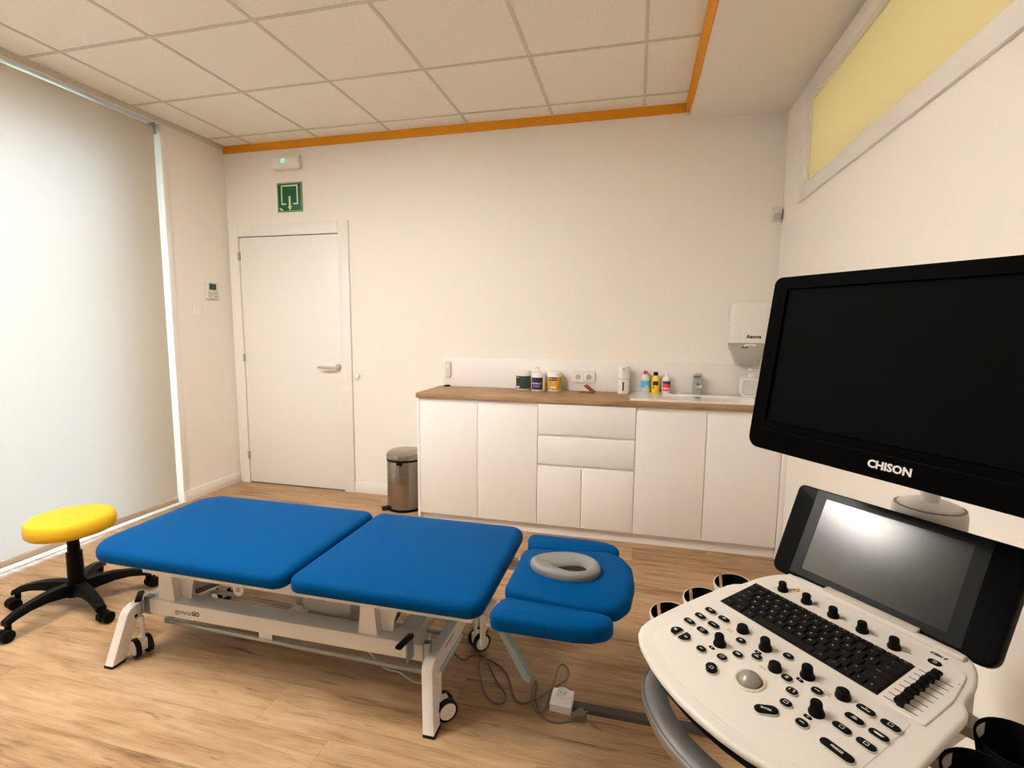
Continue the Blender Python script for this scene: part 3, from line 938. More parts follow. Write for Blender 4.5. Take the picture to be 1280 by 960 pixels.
# steel frame
ZBM = .236
YN0, YN1 = -2.022, -1.945        # near beam
YFR0, YFR1 = -1.725, -1.648      # far beam
XL0, XL1 = 1.328, 1.368
XQ0, XQ1 = 2.612, 2.652
bf = MB()
bf.box(1.400, 2.590, YN0, YN1, ZBM - .062, ZBM, b=.004)
bf.box(1.400, 2.590, YFR0, YFR1, ZBM - .062, ZBM, b=.004)
for xx in (1.42, 1.99, 2.46):
    bf.box(xx, xx + .075, YN1 - .002, YFR0 + .002, ZBM - .055, ZBM - .002, b=.003)
bf.box(1.915, 1.972, YN0 + .002, YN0 + .006, ZBM - .085, ZBM - .058, b=.001)
obj('base_frame', bf, M['frame'], tt)
obj('lettering', MB().text('gymna', .030, FB(1.528, ZBM - .033, YN0 - .0002), align='LEFT').text('GO', .024, FB(1.608, ZBM - .033, YN0 - .0002), align='LEFT', bold=.0016), M['dcable'], tt)
def side_leg(x0, x1, sgn):
    """sgn -1 near side, +1 far side"""
    c0 = -1.835
    Y = lambda v: c0 + sgn * v
    outl = [(Y(.305), 0.010), (Y(.252), .198), (Y(.238), .214), (Y(.215), .222), (Y(-.005), .222), (Y(-.005), .166), (Y(.205), .166), (Y(.252), .010)]
    T = Matrix(((0, 0, 1, x0), (1, 0, 0, 0), (0, 1, 0, 0), (0, 0, 0, 1)))
    out_ = -1 if x0 < 2 else 1
    lm = MB().prism(rpoly(outl, [0, .03, .0, .02, 0, 0, .02, 0], 5), 0, x1 - x0, T=T, b=.003)
    for v_ in lm.v:                               # the legs splay outwards
        v_.x += out_ * .028 * max(0, .2 - v_.z) / .2
    l = obj('leg', lm, M['frame'], tt)
    x0 += out_ * .028
    x1 += out_ * .028
    f0 = sorted((Y(.307), Y(.250)))
    obj('foot_pad', MB().box(x0 - .001, x1 + .001, f0[0], f0[1], 0, .011, b=.002), M['rubber'], l)
for x0, x1 in ((XL0, XL1), (XQ0, XQ1)):
    for sg in (-1, 1):
        side_leg(x0, x1, sg)
# brackets tying end frames to beams
for xa, xb in ((XL1, 1.401), (2.589, XQ0)):
    for ya_, yb_ in ((YN0 + .004, YN0 + .03), (YFR1 - .03, YFR1 - .004)):
        obj('end_bracket', MB().box(xa - .0, xb + .0, ya_, yb_, ZBM - .070, ZBM + .004, b=.002), M['bluegrey'], tt)
obj('frame_slot', MB().prism(rpoly(rect(-.045, .045, -.014, .014), .010), 0, .0012, T=Matrix(((0, 0, 1, XQ1), (1, 0, 0, -1.93), (0, 1, 0, .195), (0, 0, 0, 1)))), M['blackm'], tt)
# castors
def castor(x, y, rot=0.0):
    T = Matrix.Translation((x, y, 0)) @ Matrix.Rotation(rot, 4, 'Z')
    st_ = obj('castor', MB().tube([(0, 0, .07), (0, 0, .17)], .0075, 12, T=T).box(-.012, .012, -.014, .030, .030, .078, b=.006, T=T), M['frame'], tt)
    for sg in (-1, 1):
        w_ = MB()
        w_.tube([(sg * .013, .018, .038), (sg * .030, .018, .038)], .037, 28, T=T)
        ww = obj('wheel', w_, M['rubber'], st_)
        obj('wheel_cap', MB().lathe([(.001, .0), (.029, .0), (.027, .003), (.001, .004)], 24, T=T @ Matrix.Translation((sg * .0302, .018, .038)) @ Matrix.Rotation(sg * PI / 2, 4, 'Y')), M['whitep'], st_)
for x, y, r_ in ((1.378, -2.040, 1.25), (2.662, -2.050, -.8), (2.665, -1.665, -.75), (1.378, -1.635, 1.2)):
    castor(x, y, r_)
# brake levers
def lever(x, y, rot, z=.235):
    T = Matrix.Translation((x, y, z)) @ Matrix.Rotation(rot, 4, 'Z')
    l = obj('brake_lever', MB().box(-.006, .0, -.02, .02, -.07, .02, b=.001, T=T), M['bluegrey'], tt)
    obj('lever_pad', MB().box(-.012, .012, -.075, .008, .012, .024, b=.005, T=T), M['black'], l)
lever(1.372, -2.03, .75, .245)
lever(2.555, -2.045, -.15, .262)
obj('pivot_tube', MB().tube([(2.612, -2.03, .20), (2.612, -2.03, .258)], .013, 14), M['galv'], tt)
obj('pivot_knob', MB().lathe([(.001, 0), (.014, 0), (.014, .012), (.001, .013)], 14, T=Matrix.Translation((1.352, -2.045, .175)) @ Matrix.Rotation(PI / 2, 4, 'X')), M['black'], tt)
# lift supports: tapered uprights with arched gusset plates
def support(x0, w0, w1, ya_, gus):
    T = FB(x0, ZBM, ya_)
    hgt = ZB - ZBM - .012
    m_ = MB()
    m_.prism([(0, 0), (w0, 0), (w0 - .018, hgt), (.016, hgt)], 0, .006, T=T)
    m_.prism([(w0 - .004, 0), (w0 + .0, 0), (w0 - .018, hgt), (w0 - .024, hgt)], -.16, .0, T=T)
    m_.prism([(0, 0), (.004, 0), (.020, hgt), (.016, hgt)], -.16, .0, T=T)
    # gusset with quarter arch
    g_ = [(w0 - .006, 0), (w0 + .045, 0)]
    R0 = hgt - .035
    for k in range(9):
        a = PI / 2 * k / 8
        g_.append((w0 + .045 + .09 * (1 - math.cos(a)), R0 * math.sin(a)))
    g_ += [(gus, R0), (gus, hgt), (w0 - .022, hgt)]
    m_.prism(g_, -.035, -.029, T=T)
    return obj('lift_support', m_, M['frame'], tt)
support(1.436, .082, .05, -2.005, .62)
support(2.335, .075, .05, -2.005, .40)
# upper rails under the cushions
ur = MB()
for ya_ in (-2.045, -1.645):
    ur.box(1.42, 2.78, ya_ - .012, ya_ + .012, ZB - .056, ZB + .004, b=.003)
for xx in (1.43, 1.9, 2.12, 2.5, 2.76):
    ur.box(xx, xx + .03, -2.055, -1.645, ZB - .030, ZB + .002, b=.002)
obj('upper_frame', ur, M['frame'], tt)
tb = MB().prism(rpoly(rect(-.020, .020, -.055, .0), [.018, .018, 0, 0]), 0, .006, T=FB(1.872, ZB - .03, -2.057))
tb = obj('hinge_tab', tb, M['frame'], tt)
obj('hinge_bolt', MB().lathe([(.001, .006), (.009, .006), (.008, .010), (.001, .010)], 14, T=FB(1.872, ZB - .062, -2.057)), M['galv'], tb)
# motor housing
mh = obj('motor_housing', MB().prism([(-.115, 0), (.115, 0), (.092, .130), (-.092, .130), (-.115, .11)], -.15, 0, T=FB(2.155, .165, -1.925), b=.004), M['motor'], tt)
sc_ = MB()
for px, py in ((-.08, .118), (-.02, .118), (.05, .118), (-.09, .02), (-.03, .015), (.085, .015)):
    sc_.lathe([(.001, 0), (.004, 0), (.003, .002), (.001, .002)], 8, T=FB(2.155 + px, .165 + py, -1.925))
obj('screws', sc_, M['inkk'], mh)
obj('lift_column', MB().tube([(2.01, -1.88, .18), (2.01, -1.88, .40)], .022, 18).tube([(2.01, -1.88, .18), (2.01, -1.88, .30)], .027, 18), M['galv'], tt)
# scissor arms
obj('lift_arm', MB().bar((1.53, -1.80, .19), (1.86, -1.80, .39), .03, .045, b=.004), M['frame'], tt)
obj('lift_arm', MB().bar((2.44, -1.80, .19), (2.62, -1.80, .37), .03, .045, b=.004), M['frame'], tt)
obj('lift_strut', MB().tube([(1.56, -1.95, .25), (1.70, -1.86, .30)], .010, 10), M['dgrey'], tt)
obj('lift_strut', MB().tube([(2.43, -1.96, .24), (2.47, -1.90, .32)], .011, 10), M['dgrey'], tt)
# foot control bars
fb = MB()
for yy in (-1.955, -1.715):
    fb.tube([(1.40, yy, .105), (2.62, yy, .085)], .010, 12)
fb.tube([(1.40, -1.955, .105), (1.40, -1.715, .105)], .010, 12).tube([(2.62, -1.955, .085), (2.62, -1.715, .085)], .010, 12)
for xx, zz in ((1.46, .105), (2.56, .087)):
    for yy in (-1.955, -1.715):
        fb.tube([(xx, yy, zz), (xx, yy, .18)], .005, 8)
obj('foot_control_bar', fb, M['galv'], tt)
# white loop handle at the far left, head hinge block
obj('hook', MB().tube([(1.425, -2.06, .392), (1.47, -2.06, .390), (1.51, -2.045, .392), (1.53, -2.03, .40)], .006, 10), M['dgrey'], tt)
obj('head_hinge', MB().box(2.79, 2.90, -2.015, -1.99, ZB - .045, ZB + .0, b=.003).box(2.79, 2.90, -1.69, -1.665, ZB - .045, ZB, b=.003).box(2.86, 3.1, -1.86, -1.82, ZB - .03, ZB + .002, b=.003), M['frame'], tt)
sp = obj('side_plate', MB().prism([(-2.03, .27), (-1.99, .25), (-1.95, ZB - .01), (-2.03, ZB - .01)], 0, .005, T=Matrix(((0, 0, 1, 2.80), (1, 0, 0, 0), (0, 1, 0, 0), (0, 0, 0, 1)))), M['frame'], tt)
for sg in (-1, 1):
    yy = -1.835 + sg * .25
    obj('arm_bracket', MB().bar((2.84, yy, ZB - .024), (3.05, yy, ZB - .024), .03, .010, b=.002), M['frame'], tt)
    if sg < 0:
        ab = obj('arm_support', MB().bar((2.900, yy - .01, ZB - .032), (2.988, yy - .02, .245), .036, .014, b=.002, up=(1, 0, .3)).bar((2.889, yy - .01, ZB - .034), (2.977, yy - .02, .243), .006, .022, up=(1, 0, .3)), M['bluegrey'], tt)
        obj('end_bolt', MB().lathe([(.001, 0), (.006, 0), (.005, .004), (.001, .004)], 12, T=FB(2.985, .257, yy - .029)), M['galv'], ab)
# mains cable of the table, lying on the floor
CB = [(2.644, -1.747), (2.662, -1.717), (2.691, -1.702), (2.723, -1.712), (2.741, -1.733), (2.765, -1.774), (2.803, -1.83), (2.84, -1.869), (2.859, -1.9), (2.856, -1.929), (2.834, -1.94), (2.801, -1.926), (2.766, -1.882), (2.738, -1.827), (2.714, -1.767), (2.719, -1.731), (2.744, -1.721), (2.782, -1.739), (2.823, -1.773), (2.854, -1.823), (2.883, -1.888), (2.91, -1.915), (2.937, -1.908), (2.969, -1.882), (3.0, -1.846), (3.02, -1.817), (3.045, -1.786), (3.061, -1.744), (3.06, -1.705), (3.042, -1.675), (3.025, -1.676), (3.018, -1.709), (3.014, -1.774), (3.010, -1.852), (3.008, -1.909), (3.001, -1.94), (2.983, -1.95), (2.963, -1.923), (2.948, -1.871), (2.944, -1.818), (2.947, -1.792), (2.957, -1.821), (2.965, -1.883), (2.984, -1.929), (3.017, -1.967), (3.053, -1.973), (3.082, -1.963), (3.115, -1.945)]
def smooth(P, n=4):
    out = []
    for i in range(len(P) - 1):
        p0, p1, p2, p3 = [Vector(P[max(0, min(len(P) - 1, i + k))]) for k in (-1, 0, 1, 2)]
        for k in range(n):
            t_ = k / n
            out.append(.5 * ((2 * p1) + (p2 - p0) * t_ + (2 * p0 - 5 * p1 + 4 * p2 - p3) * t_ ** 2 + (3 * p1 - p0 - 3 * p2 + p3) * t_ ** 3))
    out.append(Vector(P[-1]))
    return out
cz = []
for i, (x, y) in enumerate(CB):
    up_ = .004
    if 13 <= i <= 15 or 34 <= i <= 36:
        up_ = .011
    if 24 <= i <= 26 or 36 < i < 40:
        up_ = .010
    cz.append((x, y, up_))
cz = [(2.60, -1.80, .10), (2.62, -1.775, .04)] + cz
pc = thing('power_cable', 'taupe power cable looping on the floor below the armrest, ending in a plug', 'cable', (2.9, -1.85, 0))
obj('cord', MB().tube([tuple(p) for p in smooth(cz)], .0036, 8), M['dcable'], pc, ang=60)
T = Matrix.Translation((3.112, -1.947, .001)) @ Matrix.Rotation(.55, 4, 'Z')
pg = obj('plug', MB().rings([[(x, y * w_, .015 + z * h_) for y, z in ((-1, -1), (1, -1), (1, 1), (-1, 1))] for x, w_, h_ in ((-.012, .006, .006), (.0, .010, .010), (.02, .018, .013), (.036, .018, .014))], T=T), M['dcable'], pc)
obj('prongs', MB().tube([(.034, -.0095, .015), (.055, -.0095, .015)], .0024, 8, T=T).tube([(.034, .0095, .015), (.055, .0095, .015)], .0024, 8, T=T), M['galv'], pg)
C2 = [(2.25, -1.85, .07), (2.316, -1.863, .03), (2.365, -1.875, .006), (2.423, -1.879, .005), (2.475, -1.903, .005), (2.514, -1.916, .005), (2.56, -1.90, .006), (2.60, -1.85, .05)]
obj('loose_wire', MB().tube([tuple(p) for p in smooth(C2)], .0028, 8), M['offw'], tt, ang=60)

# floor socket and cable cover
fs = thing('floor_socket', 'white socket box lying on the floor beside the plug', 'socket', (3.06, -1.885, 0))
T = Matrix.Translation((3.060, -1.888, 0)) @ Matrix.Rotation(-.05, 4, 'Z')
obj('socket_box', MB().rings([[(x, -.036, 0), (x, .036, 0), (x, .036, .036), (x, .0, .040), (x, -.022, .030), (x, -.036, .026)] for x in (-.037, .037)], T=T), M['whitep'], fs)
T2 = T @ Matrix.Translation((0, .012, .039)) @ Matrix.Rotation(-.03, 4, 'X')
sc2 = obj('socket_cup', MB().frame(circle(.024, 24), circle(.019, 24), -.002, .006, T=T2), M['whitep'], fs)
obj('socket_well', MB().lathe([(.0001, .0015), (.019, .0015)], 24, T=T2, cap0=False, cap1=False), M['offw'], sc2)
obj('pin_holes', MB().lathe([(.0001, .0025), (.0028, .0025)], 8, T=T2 @ Matrix.Translation((-.008, 0, 0)), cap0=False, cap1=False).lathe([(.0001, .0025), (.0028, .0025)], 8, T=T2 @ Matrix.Translation((.008, 0, 0)), cap0=False, cap1=False), M['inkk'], sc2)
tag(obj('cable_cover', MB().rings([[(x, -1.906, 0), (x, -1.852, 0), (x, -1.862, .008), (x, -1.896, .008)] for x in (3.0985, 4.11)]), M['strip']), 'dark flat cable cover strip running from the floor socket to the right', 'cable cover')

# ================================================================== ultrasound machine
yaw, t1, ox, oy, oz = -0.8659698698973768, 0.12169907133396843, 3.5432295515119305, -2.3921833283371905, 0.78215763538954
t2, tx, ty, tz, tw, th = 1.1155232382160079, 3.6988514604031892, -2.3021834171963924, 0.9562460744370519, 0.2631780188202185, 0.16253347753249459
cy_, sy_ = math.cos(yaw), math.sin(yaw)
def pframe(yaw, tilt, o, roll=0.0):
    cy, sy, ct, s_t = math.cos(yaw), math.sin(yaw), math.cos(tilt), math.sin(tilt)
    X = Vector((cy, sy, 0))
    Y = Vector((-sy * ct, cy * ct, s_t))
    Z = X.cross(Y)
    if roll:
        X, Y = X * math.cos(roll) + Y * math.sin(roll), -X * math.sin(roll) + Y * math.cos(roll)
    return Matrix(((X.x, Y.x, Z.x, o[0]), (X.y, Y.y, Z.y, o[1]), (X.z, Y.z, Z.z, o[2]), (0, 0, 0, 1)))
PF = pframe(yaw, t1, (ox, oy, oz))                        # panel frame: origin = back left corner of keyboard
rx_ = ox + .177 * cy_ - (-.06) * sy_
ry_ = oy + .177 * sy_ + (-.06) * cy_
um = thing('ultrasound_machine', 'white ultrasound scanner cart with keyboard panel, touch screen and monitor', 'ultrasound machine', (rx_, ry_, 0), yaw)
RF = W[um.name]                                            # root frame: z vertical, local x right, y back

def sym(half):
    """half = [(dx,y)...] from back to front; mirrored about x=.177"""
    L_ = [(.177 - dx, y) for dx, y in half]
    R2 = [(.177 + dx, y) for dx, y in half[::-1] if dx > 1e-5]
    return L_ + R2
half = [(0, .100), (.140, .098), (.152, .095), (.163, .088), (.172, .077), (.181, .060), (.188, .040), (.193, .015), (.1945, -.006), (.197, -.022), (.206, -.034), (.211, -.050), (.214, -.11), (.2175, -.185), (.2165, -.240), (.2145, -.272), (.208, -.295), (.197, -.311), (.180, -.324), (.163, -.333), (.120, -.349), (.08, -.359), (.04, -.365), (0, -.367)]
outl = sym(half)
sh = MB()
rr = []
for d_, z in ((.010, -.017), (.003, -.015), (0, -.010), (0, -.005), (.0015, -.0018), (.004, -.0004), (.008, 0)):
    rr.append([(x, y, z) for x, y in inset(outl, d_)])
sh.rings(rr)
pn = obj('control_panel', sh, M['panel'], um, F=PF, ang=40)
ls = MB()
ls.rings([[(x, y, z) for x, y in inset(outl, d_)] for d_, z in ((.05, -.055), (.018, -.045), (.009, -.030), (.007, -.0165))])
obj('panel_underside', ls, M['blackm'], um, F=PF, ang=40)
# raised lower deck
deck = sym([(.100, -.122), (.172, -.122), (.176, -.126), (.177, -.135), (.179, -.20), (.180, -.27), (.176, -.290), (.160, -.304), (.12, -.322), (.08, -.334), (.04, -.341), (0, -.343)])
obj('deck', MB().rings([[(x, y, z) for x, y in inset(deck, d_)] for d_, z in ((0, -.001), (.0004, .0008), (.0016, .0012))]), M['panel'], pn, F=PF, ang=25)
# slider wing on the right and matching one on the left
wg = rpoly([(.300, -.116), (.3655, -.116), (.3655, -.035), (.352, .046), (.300, .046)], [.003, .004, .03, .02, .004], 5)
obj('slider_wing', MB().rings([[(x, y, z) for x, y in inset(wg, d_)] for d_, z in ((0, -.001), (.0006, .0020), (.002, .0028))]), M['panel'], pn, F=PF, ang=25)
# back ridge with hinge
obj('rear_ridge', MB().box(.02, .334, .070, .084, -.002, .006, b=.003), M['panel'], pn, F=PF)
obj('hinge', MB().box(.095, .262, .078, .098, .002, .0085, b=.003), M['panel2'], pn, F=PF)

# keyboard
kb = obj('keyboard', MB().box(0, .300, -.109, 0, -.001, .0010), M['keywell'], um, F=PF)
pitch = .300 / 15.2
rows = [
    (['Esc'] + ['F%d' % i for i in range(1, 13)] + ['Pr', 'Del'], [1.0] * 15, .013),
    (list('`1234567890-=') + ['<-'], [1.0] * 13 + [2.1], .0188),
    (['Tab'] + list('QWERTYUIOP[]') + ['\\'], [1.5] + [1.0] * 12 + [1.6], .0188),
    (['Caps'] + list("ASDFGHJKL;'") + ['Enter'], [1.8] + [1.0] * 11 + [2.3], .0188),
    (['Shift'] + list('ZXCVBNM,./') + ['^', 'Sh'], [2.3] + [1.0] * 10 + [1.0, 1.8], .0188),
    (['Fn', 'Ctrl', 'Alt', '', 'Alt', 'Ct', '<', 'v', '>'], [1.2, 1.3, 1.2, 6.0, 1.2, 1.1, 1.03, 1.03, 1.04], .0188),
]
yy = -.0015
for labs, ws, hh in rows:
    tot = sum(ws)
    x = .0015
    for lb, w_ in zip(labs, ws):
        kw = w_ / tot * .297
        k = MB()
        r0 = rect(x + .0006, x + kw - .0006, yy - hh + .0006, yy - .0006)
        r1 = inset(r0, .0016 if hh > .015 else .001)
        k.rings([[(a, b2, .001) for a, b2 in r0], [(a, b2, .0030) for a, b2 in inset(r0, .0003)], [(a, b2, .0050) for a, b2 in r1]])
        if lb:
            k.text(lb, .0052 if len(lb) == 1 else .0032, Matrix.Translation(((x + kw * .40) if len(lb) == 1 else x + kw * .5, yy - hh * .42, .00505)), depth=.00005, mi=1)
        obj('key', k, [M['keycap'], M['ink'] if len(lb) == 1 else M['inkd']], kb, F=PF)
        x += kw
    yy -= hh + .0001

# buttons
def pill(cx, cy, lx, ly, rot=0.0, shape=None):
    if shape is None:
        r = min(lx, ly) / 2
        P = rpoly(rect(-lx / 2, lx / 2, -ly / 2, ly / 2), r * .98, 6)
    else:
        P = shape
    c, s_ = math.cos(rot), math.sin(rot)
    return [(cx + x * c - y * s_, cy + x * s_ + y * c) for x, y in P]
def button(cx, cy, lx, ly, glyph=None, rot=0.0, shape=None, z0=.001, grot=0.0):
    P = pill(cx, cy, lx, ly, rot, shape)
    m_ = MB()
    m_.rings([[(x, y, z) for x, y in inset(P, d_)] for d_, z in ((0, z0 - .001), (.0, z0 + .0024), (.0008, z0 + .0032))], cap1=False)
    m_.rings([[(x, y, z) for x, y in inset(P, d_)] for d_, z in ((.0008, z0 + .0032), (.0014, z0 + .0040), (.0026, z0 + .0044))], 1, cap0=False)
    G = Matrix.Translation((cx, cy, z0 + .0046)) @ Matrix.Rotation(grot, 4, 'Z')
    if glyph is None:
        pass
    elif isinstance(glyph, str):
        m_.text(glyph, .0052, G, depth=.00005, mi=2, bold=.0001)
    else:
        for a, b2, c2, d2 in glyph:
            m_.box(a - .0, b2, c2, d2, 0, .0001, 2, T=G)
    obj('button', m_, [M['btnrim'], M['black'], M['ink']], pn, F=PF)
def lines(*rows_):
    return [(-w_ / 2, w_ / 2, y - .0006, y + .0006) for y, w_ in rows_]
sq = [(-.0032, .0032, .0022, .0028), (-.0032, .0032, -.0028, -.0022), (-.0032, -.0026, -.0028, .0028), (.0026, .0032, -.0028, .0028)]
L3 = [((14.7, -152.7), lines((.001, .008), (-.001, .006))), ((15.4, -182.0), lines((.0008, .008), (-.001, .005))), ((15.0, -211.2), lines((0, .010), (.002, .004))),
      ((47.6, -152.6), lines((.002, .003), (0, .007))), ((48.4, -182.0), lines((0, .009))), ((48.0, -211.3), sq)]
for (x, y), gl in L3:
    button(x / 1000, y / 1000, .0255, .0155, gl)
for x, y, gl in ((308.2, -154.8, lines((.002, .002), (-.0015, .012))), (308.3, -184.0, lines((.0015, .005), (-.001, .008))), (308.0, -213.8, sq),
                 (341.3, -154.8, sq), (341.2, -184.2, lines((.0005, .013), (-.0012, .010))), (340.7, -213.3, sq)):
    button(x / 1000, y / 1000, .0275, .0150, gl)
for x, y, gl in ((82.4, -251.4, lines((0, .006))), (106.6, -177.3, lines((.001, .005), (-.001, .005))), (116.9, -238.1, sq), (127.2, -210.7, lines((.0015, .008), (-.0008, .008))),
                 (148.8, -188.8, lines((.002, .003), (-.0012, .008))), (177.3, -145.0, lines((.0, .006))), (206.8, -191.2, lines((.002, .005), (0, .003), (-.002, .005))),
                 (228.3, -209.6, [(-.004, -.0032, -.003, .003), (.0032, .004, -.003, .003), (.0005, .004, .0024, .003)]), (249.0, -178.0, lines((0, .008))), (238.1, -238.0, sq), (273.2, -252.0, lines((0, .007)))):
    button(x / 1000, y / 1000, .0195, .0165, gl)
# quarter-shaped pair, odd shapes
q1 = rpoly([(-.010, -.008), (.011, -.008), (.011, .009), (-.002, .009), (-.010, .002)], [.002, .002, .007, .006, .006], 4)
dsh = lambda s_: rpoly([(-.0105, -.0085 * s_), (.0105, -.0085 * s_), (.0105, .002 * s_), (.003, .0085 * s_), (-.004, .0085 * s_), (-.0105, .002 * s_)][::s_ if s_ > 0 else -1], [.0025, .0025, .006, .007, .007, .006], 4)
rt = lambda P, a: [(x * math.cos(a) - y * math.sin(a), x * math.sin(a) + y * math.cos(a)) for x, y in P]
dl = rpoly([(-.0095, -.0095), (.0095, -.0095), (.0095, .0095), (.004, .0095), (-.0095, .000)], [.002, .002, .003, .009, .005], 4)
button(.0185, -.2510, 0, 0, lines((.001, .007), (-.001, .005)), shape=rt(rpoly([(-.0130, -.0105), (.0130, -.0105), (.0130, .001), (0, .0125), (-.0130, .001)], [.0025, .0025, .009, .014, .009], 5), PI / 2))
button(.0450, -.2512, 0, 0, lines((.001, .007), (-.001, .005)), shape=rt(rpoly([(-.0130, -.0105), (.0130, -.0105), (.0130, .001), (0, .0125), (-.0130, .001)], [.0025, .0025, .009, .014, .009], 5), -PI / 2))
button(.1255, -.2735, .0290, .0200, sq, rot=-.75)
button(.2305, -.2735, .0360, .0195, 'ENTER', rot=.85, grot=.45)
button(.3252, -.2545, .0470, .0165, 'FREEZE')
# small flush indicators
for x, y, a in ((88.8, -231.7, 0), (141.4, -175.9, 0), (219.3, -176.2, -.2), (270.0, -233.2, 0)):
    m_ = MB().prism(pill(x / 1000, y / 1000, .0125, .0062, a), .001, .0022, b=.0003)
    m_.box(x / 1000 - .001, x / 1000 + .001, y / 1000 - .0008, y / 1000 + .0008, .0022, .0024, 1)
    obj('indicator_button', m_, [M['black'], M['ink']], pn, F=PF)
# knobs
def knob(x, y, r, h_, z0=.0, waist=True, tick=True):
    T = Matrix.Translation((x / 1000, y / 1000, z0))
    pr = [(r * 1.12, -.0005), (r * 1.15, .003), (r * 1.02, h_ * .30), (r * .86, h_ * .45), (r * .84, h_ * .9), (r * .74, h_), (.0005, h_)] if waist else [(r * 1.0, -.0005), (r * 1.05, .002), (r * .92, h_ * .6), (r * .86, h_ * .9), (r * .7, h_), (.0005, h_)]
    obj('knob', MB().lathe(pr, 24, T=T), M['black'], pn, F=PF)
for x, y in ((46.8, 23.5), (99.0, 23.0), (152.5, 22.3), (205.2, 21.8), (257.6, 21.3)):
    knob(x, y, .0092, .0185)
for x, y in ((88.8, -150.5), (182.6, -187.5), (275.0, -155.0)):
    knob(x, y, .0108, .0125, .001, waist=False)
for x, y in ((90.4, -213.5), (141.8, -157.3), (221.0, -159.5), (272.5, -216.5)):
    knob(x, y, .0100, .0205, .001)
# printed marks
pm = MB()
for x, y in ((99, 23), (152.5, 22.3), (205.2, 21.8), (257.6, 21.3)):
    pm.box(x / 1000 + .014, x / 1000 + .024, y / 1000 + .004, y / 1000 + .0047, 0, .0006)
for x, y in ((74, -166), (75, -170.5), (258.5, -166), (259, -170.5)):
    pm.box(x / 1000 - .006, x / 1000 + .006, y / 1000 - .0004, y / 1000 + .0004, 0, .0014)
pm.box(.163, .176, -.2015, -.2007, 0, .0014)
T = Matrix.Translation((.0395, .021, 0))
pm.tube([(.0468 - .0145 * math.cos(a * .3), .0235 + .0145 * math.sin(a * .3) - .002, .0005) for a in range(-3, 6)], .0003, 4)
pm.text('CBit 6', .0092, Matrix.Translation((.306, .0570, .0006)), depth=.0001, bold=.0004, shear=.3)
obj('printed_marks', pm, M['inkk'], pn, F=PF)
obj('warning_label', MB().prism([(.057, .043), (.070, .043), (.0635, .0545)], 0, .0007), M['wyell'], pn, F=PF)
obj('warning_mark', MB().box(.0629, .0641, .0468, .0515, .0006, .0009).box(.0629, .0641, .0445, .0457, .0006, .0009).frame([(.057, .043), (.070, .043), (.0635, .0545)], [(.0583, .0437), (.0687, .0437), (.0635, .0530)], .0006, .0009), M['inkk'], pn, F=PF)
obj('blue_label', MB().prism(circle(.0062, 20, .0875, .046, .0062), 0, .0008), M['bdot'], pn, F=PF)
# power button
obj('power_button', MB().prism(pill(.3125, .0305, .019, .013), .0025, .0045, b=.0008).frame(circle(.0030, 20, .3125, .0305), circle(.0024, 20, .3125, .0305), .0045, .0047, 1).box(.3122, .3128, .0305, .0342, .0045, .0047, 1), [M['black'], M['ink']], pn, F=PF)
obj('power_groove', MB().tube([(.3125 + .0195 * math.cos(a), .028 + .020 * math.sin(a), .0026) for a in [(-.7 + k * .14) for k in range(11)]], .0008, 6), M['white'], pn, F=PF)
# trackball
T = Matrix.Translation((.1775, -.2425, 0))
tbk = obj('trackball', MB().lathe([(.0185, -.002)] + [(.0185 * math.cos(a), .001 + .0150 * math.sin(a)) for a in [PI / 2 * k / 8 for k in range(8)]] + [(.0003, .0162)], 32, T=T), M['ball'], pn, F=PF, ang=60)
obj('trackball_ring', MB().lathe([(.0245, .0005), (.0250, .0022), (.0235, .0042), (.0205, .0034), (.0190, .0014)], 36, T=T, cap0=False, cap1=False), M['ballrim'], tbk, F=PF)
# TGC sliders
for k in range(8):
    y = -.1057 + k * .01440
    obj('slider_slot', MB().box(.3065, .3520, y - .0007, y + .0007, .0024, .0031), M['inkk'], pn, F=PF)
    x = .3295 + .0008 * math.sin(k * 2.1)
    m_ = MB().rings([[(x + a * .5 * sx, y + b2 * .5 * sy, z) for a, b2 in ((-1, -1), (1, -1), (1, 1), (-1, 1))] for sx, sy, z in ((.008, .006, .0028), (.0075, .0055, .006), (.0095, .0105, .008), (.0135, .0115, .0115), (.0120, .0100, .0155), (.006, .0095, .0165))])
    obj('slider', m_, M['black'], pn, F=PF)
pm = MB().box(.3575, .3605, .0075, .0082, .0028, .003).box(.3525, .3555, .0078, .0086, .0028, .003)
obj('slider_mark', pm, M['inkk'], pn, F=PF)

# touch screen
TF = pframe(yaw, t2, (tx, ty, tz))
TS = rpoly([(-.066, -.190), (.333, -.190), (.337, .0185), (-.0705, .0185)], [.020, .022, .018, .014], 6)
ts = obj('touch_screen', MB().prism(TS, -.028, -.001, b=.005), M['blackg'], um, F=TF)
obj('bezel_glass', MB().prism(rpoly(rect(-.0235, .2865, -.1785, .0155), .002, 2), -.0012, -.0004), M['tsglass'], ts, F=TF)
obj('display', MB().box(0, tw, -th, 0, -.0006, .0001), M['screen'], ts, F=TF)
obj('back_shell', MB().prism(inset(TS, .012), -.040, -.027, b=.006), M['panel'], ts, F=TF)
obj('screen_hinge', MB().tube([(.09, -.196, -.022), (.265, -.196, -.022)], .011, 14), M['panel'], ts, F=TF)

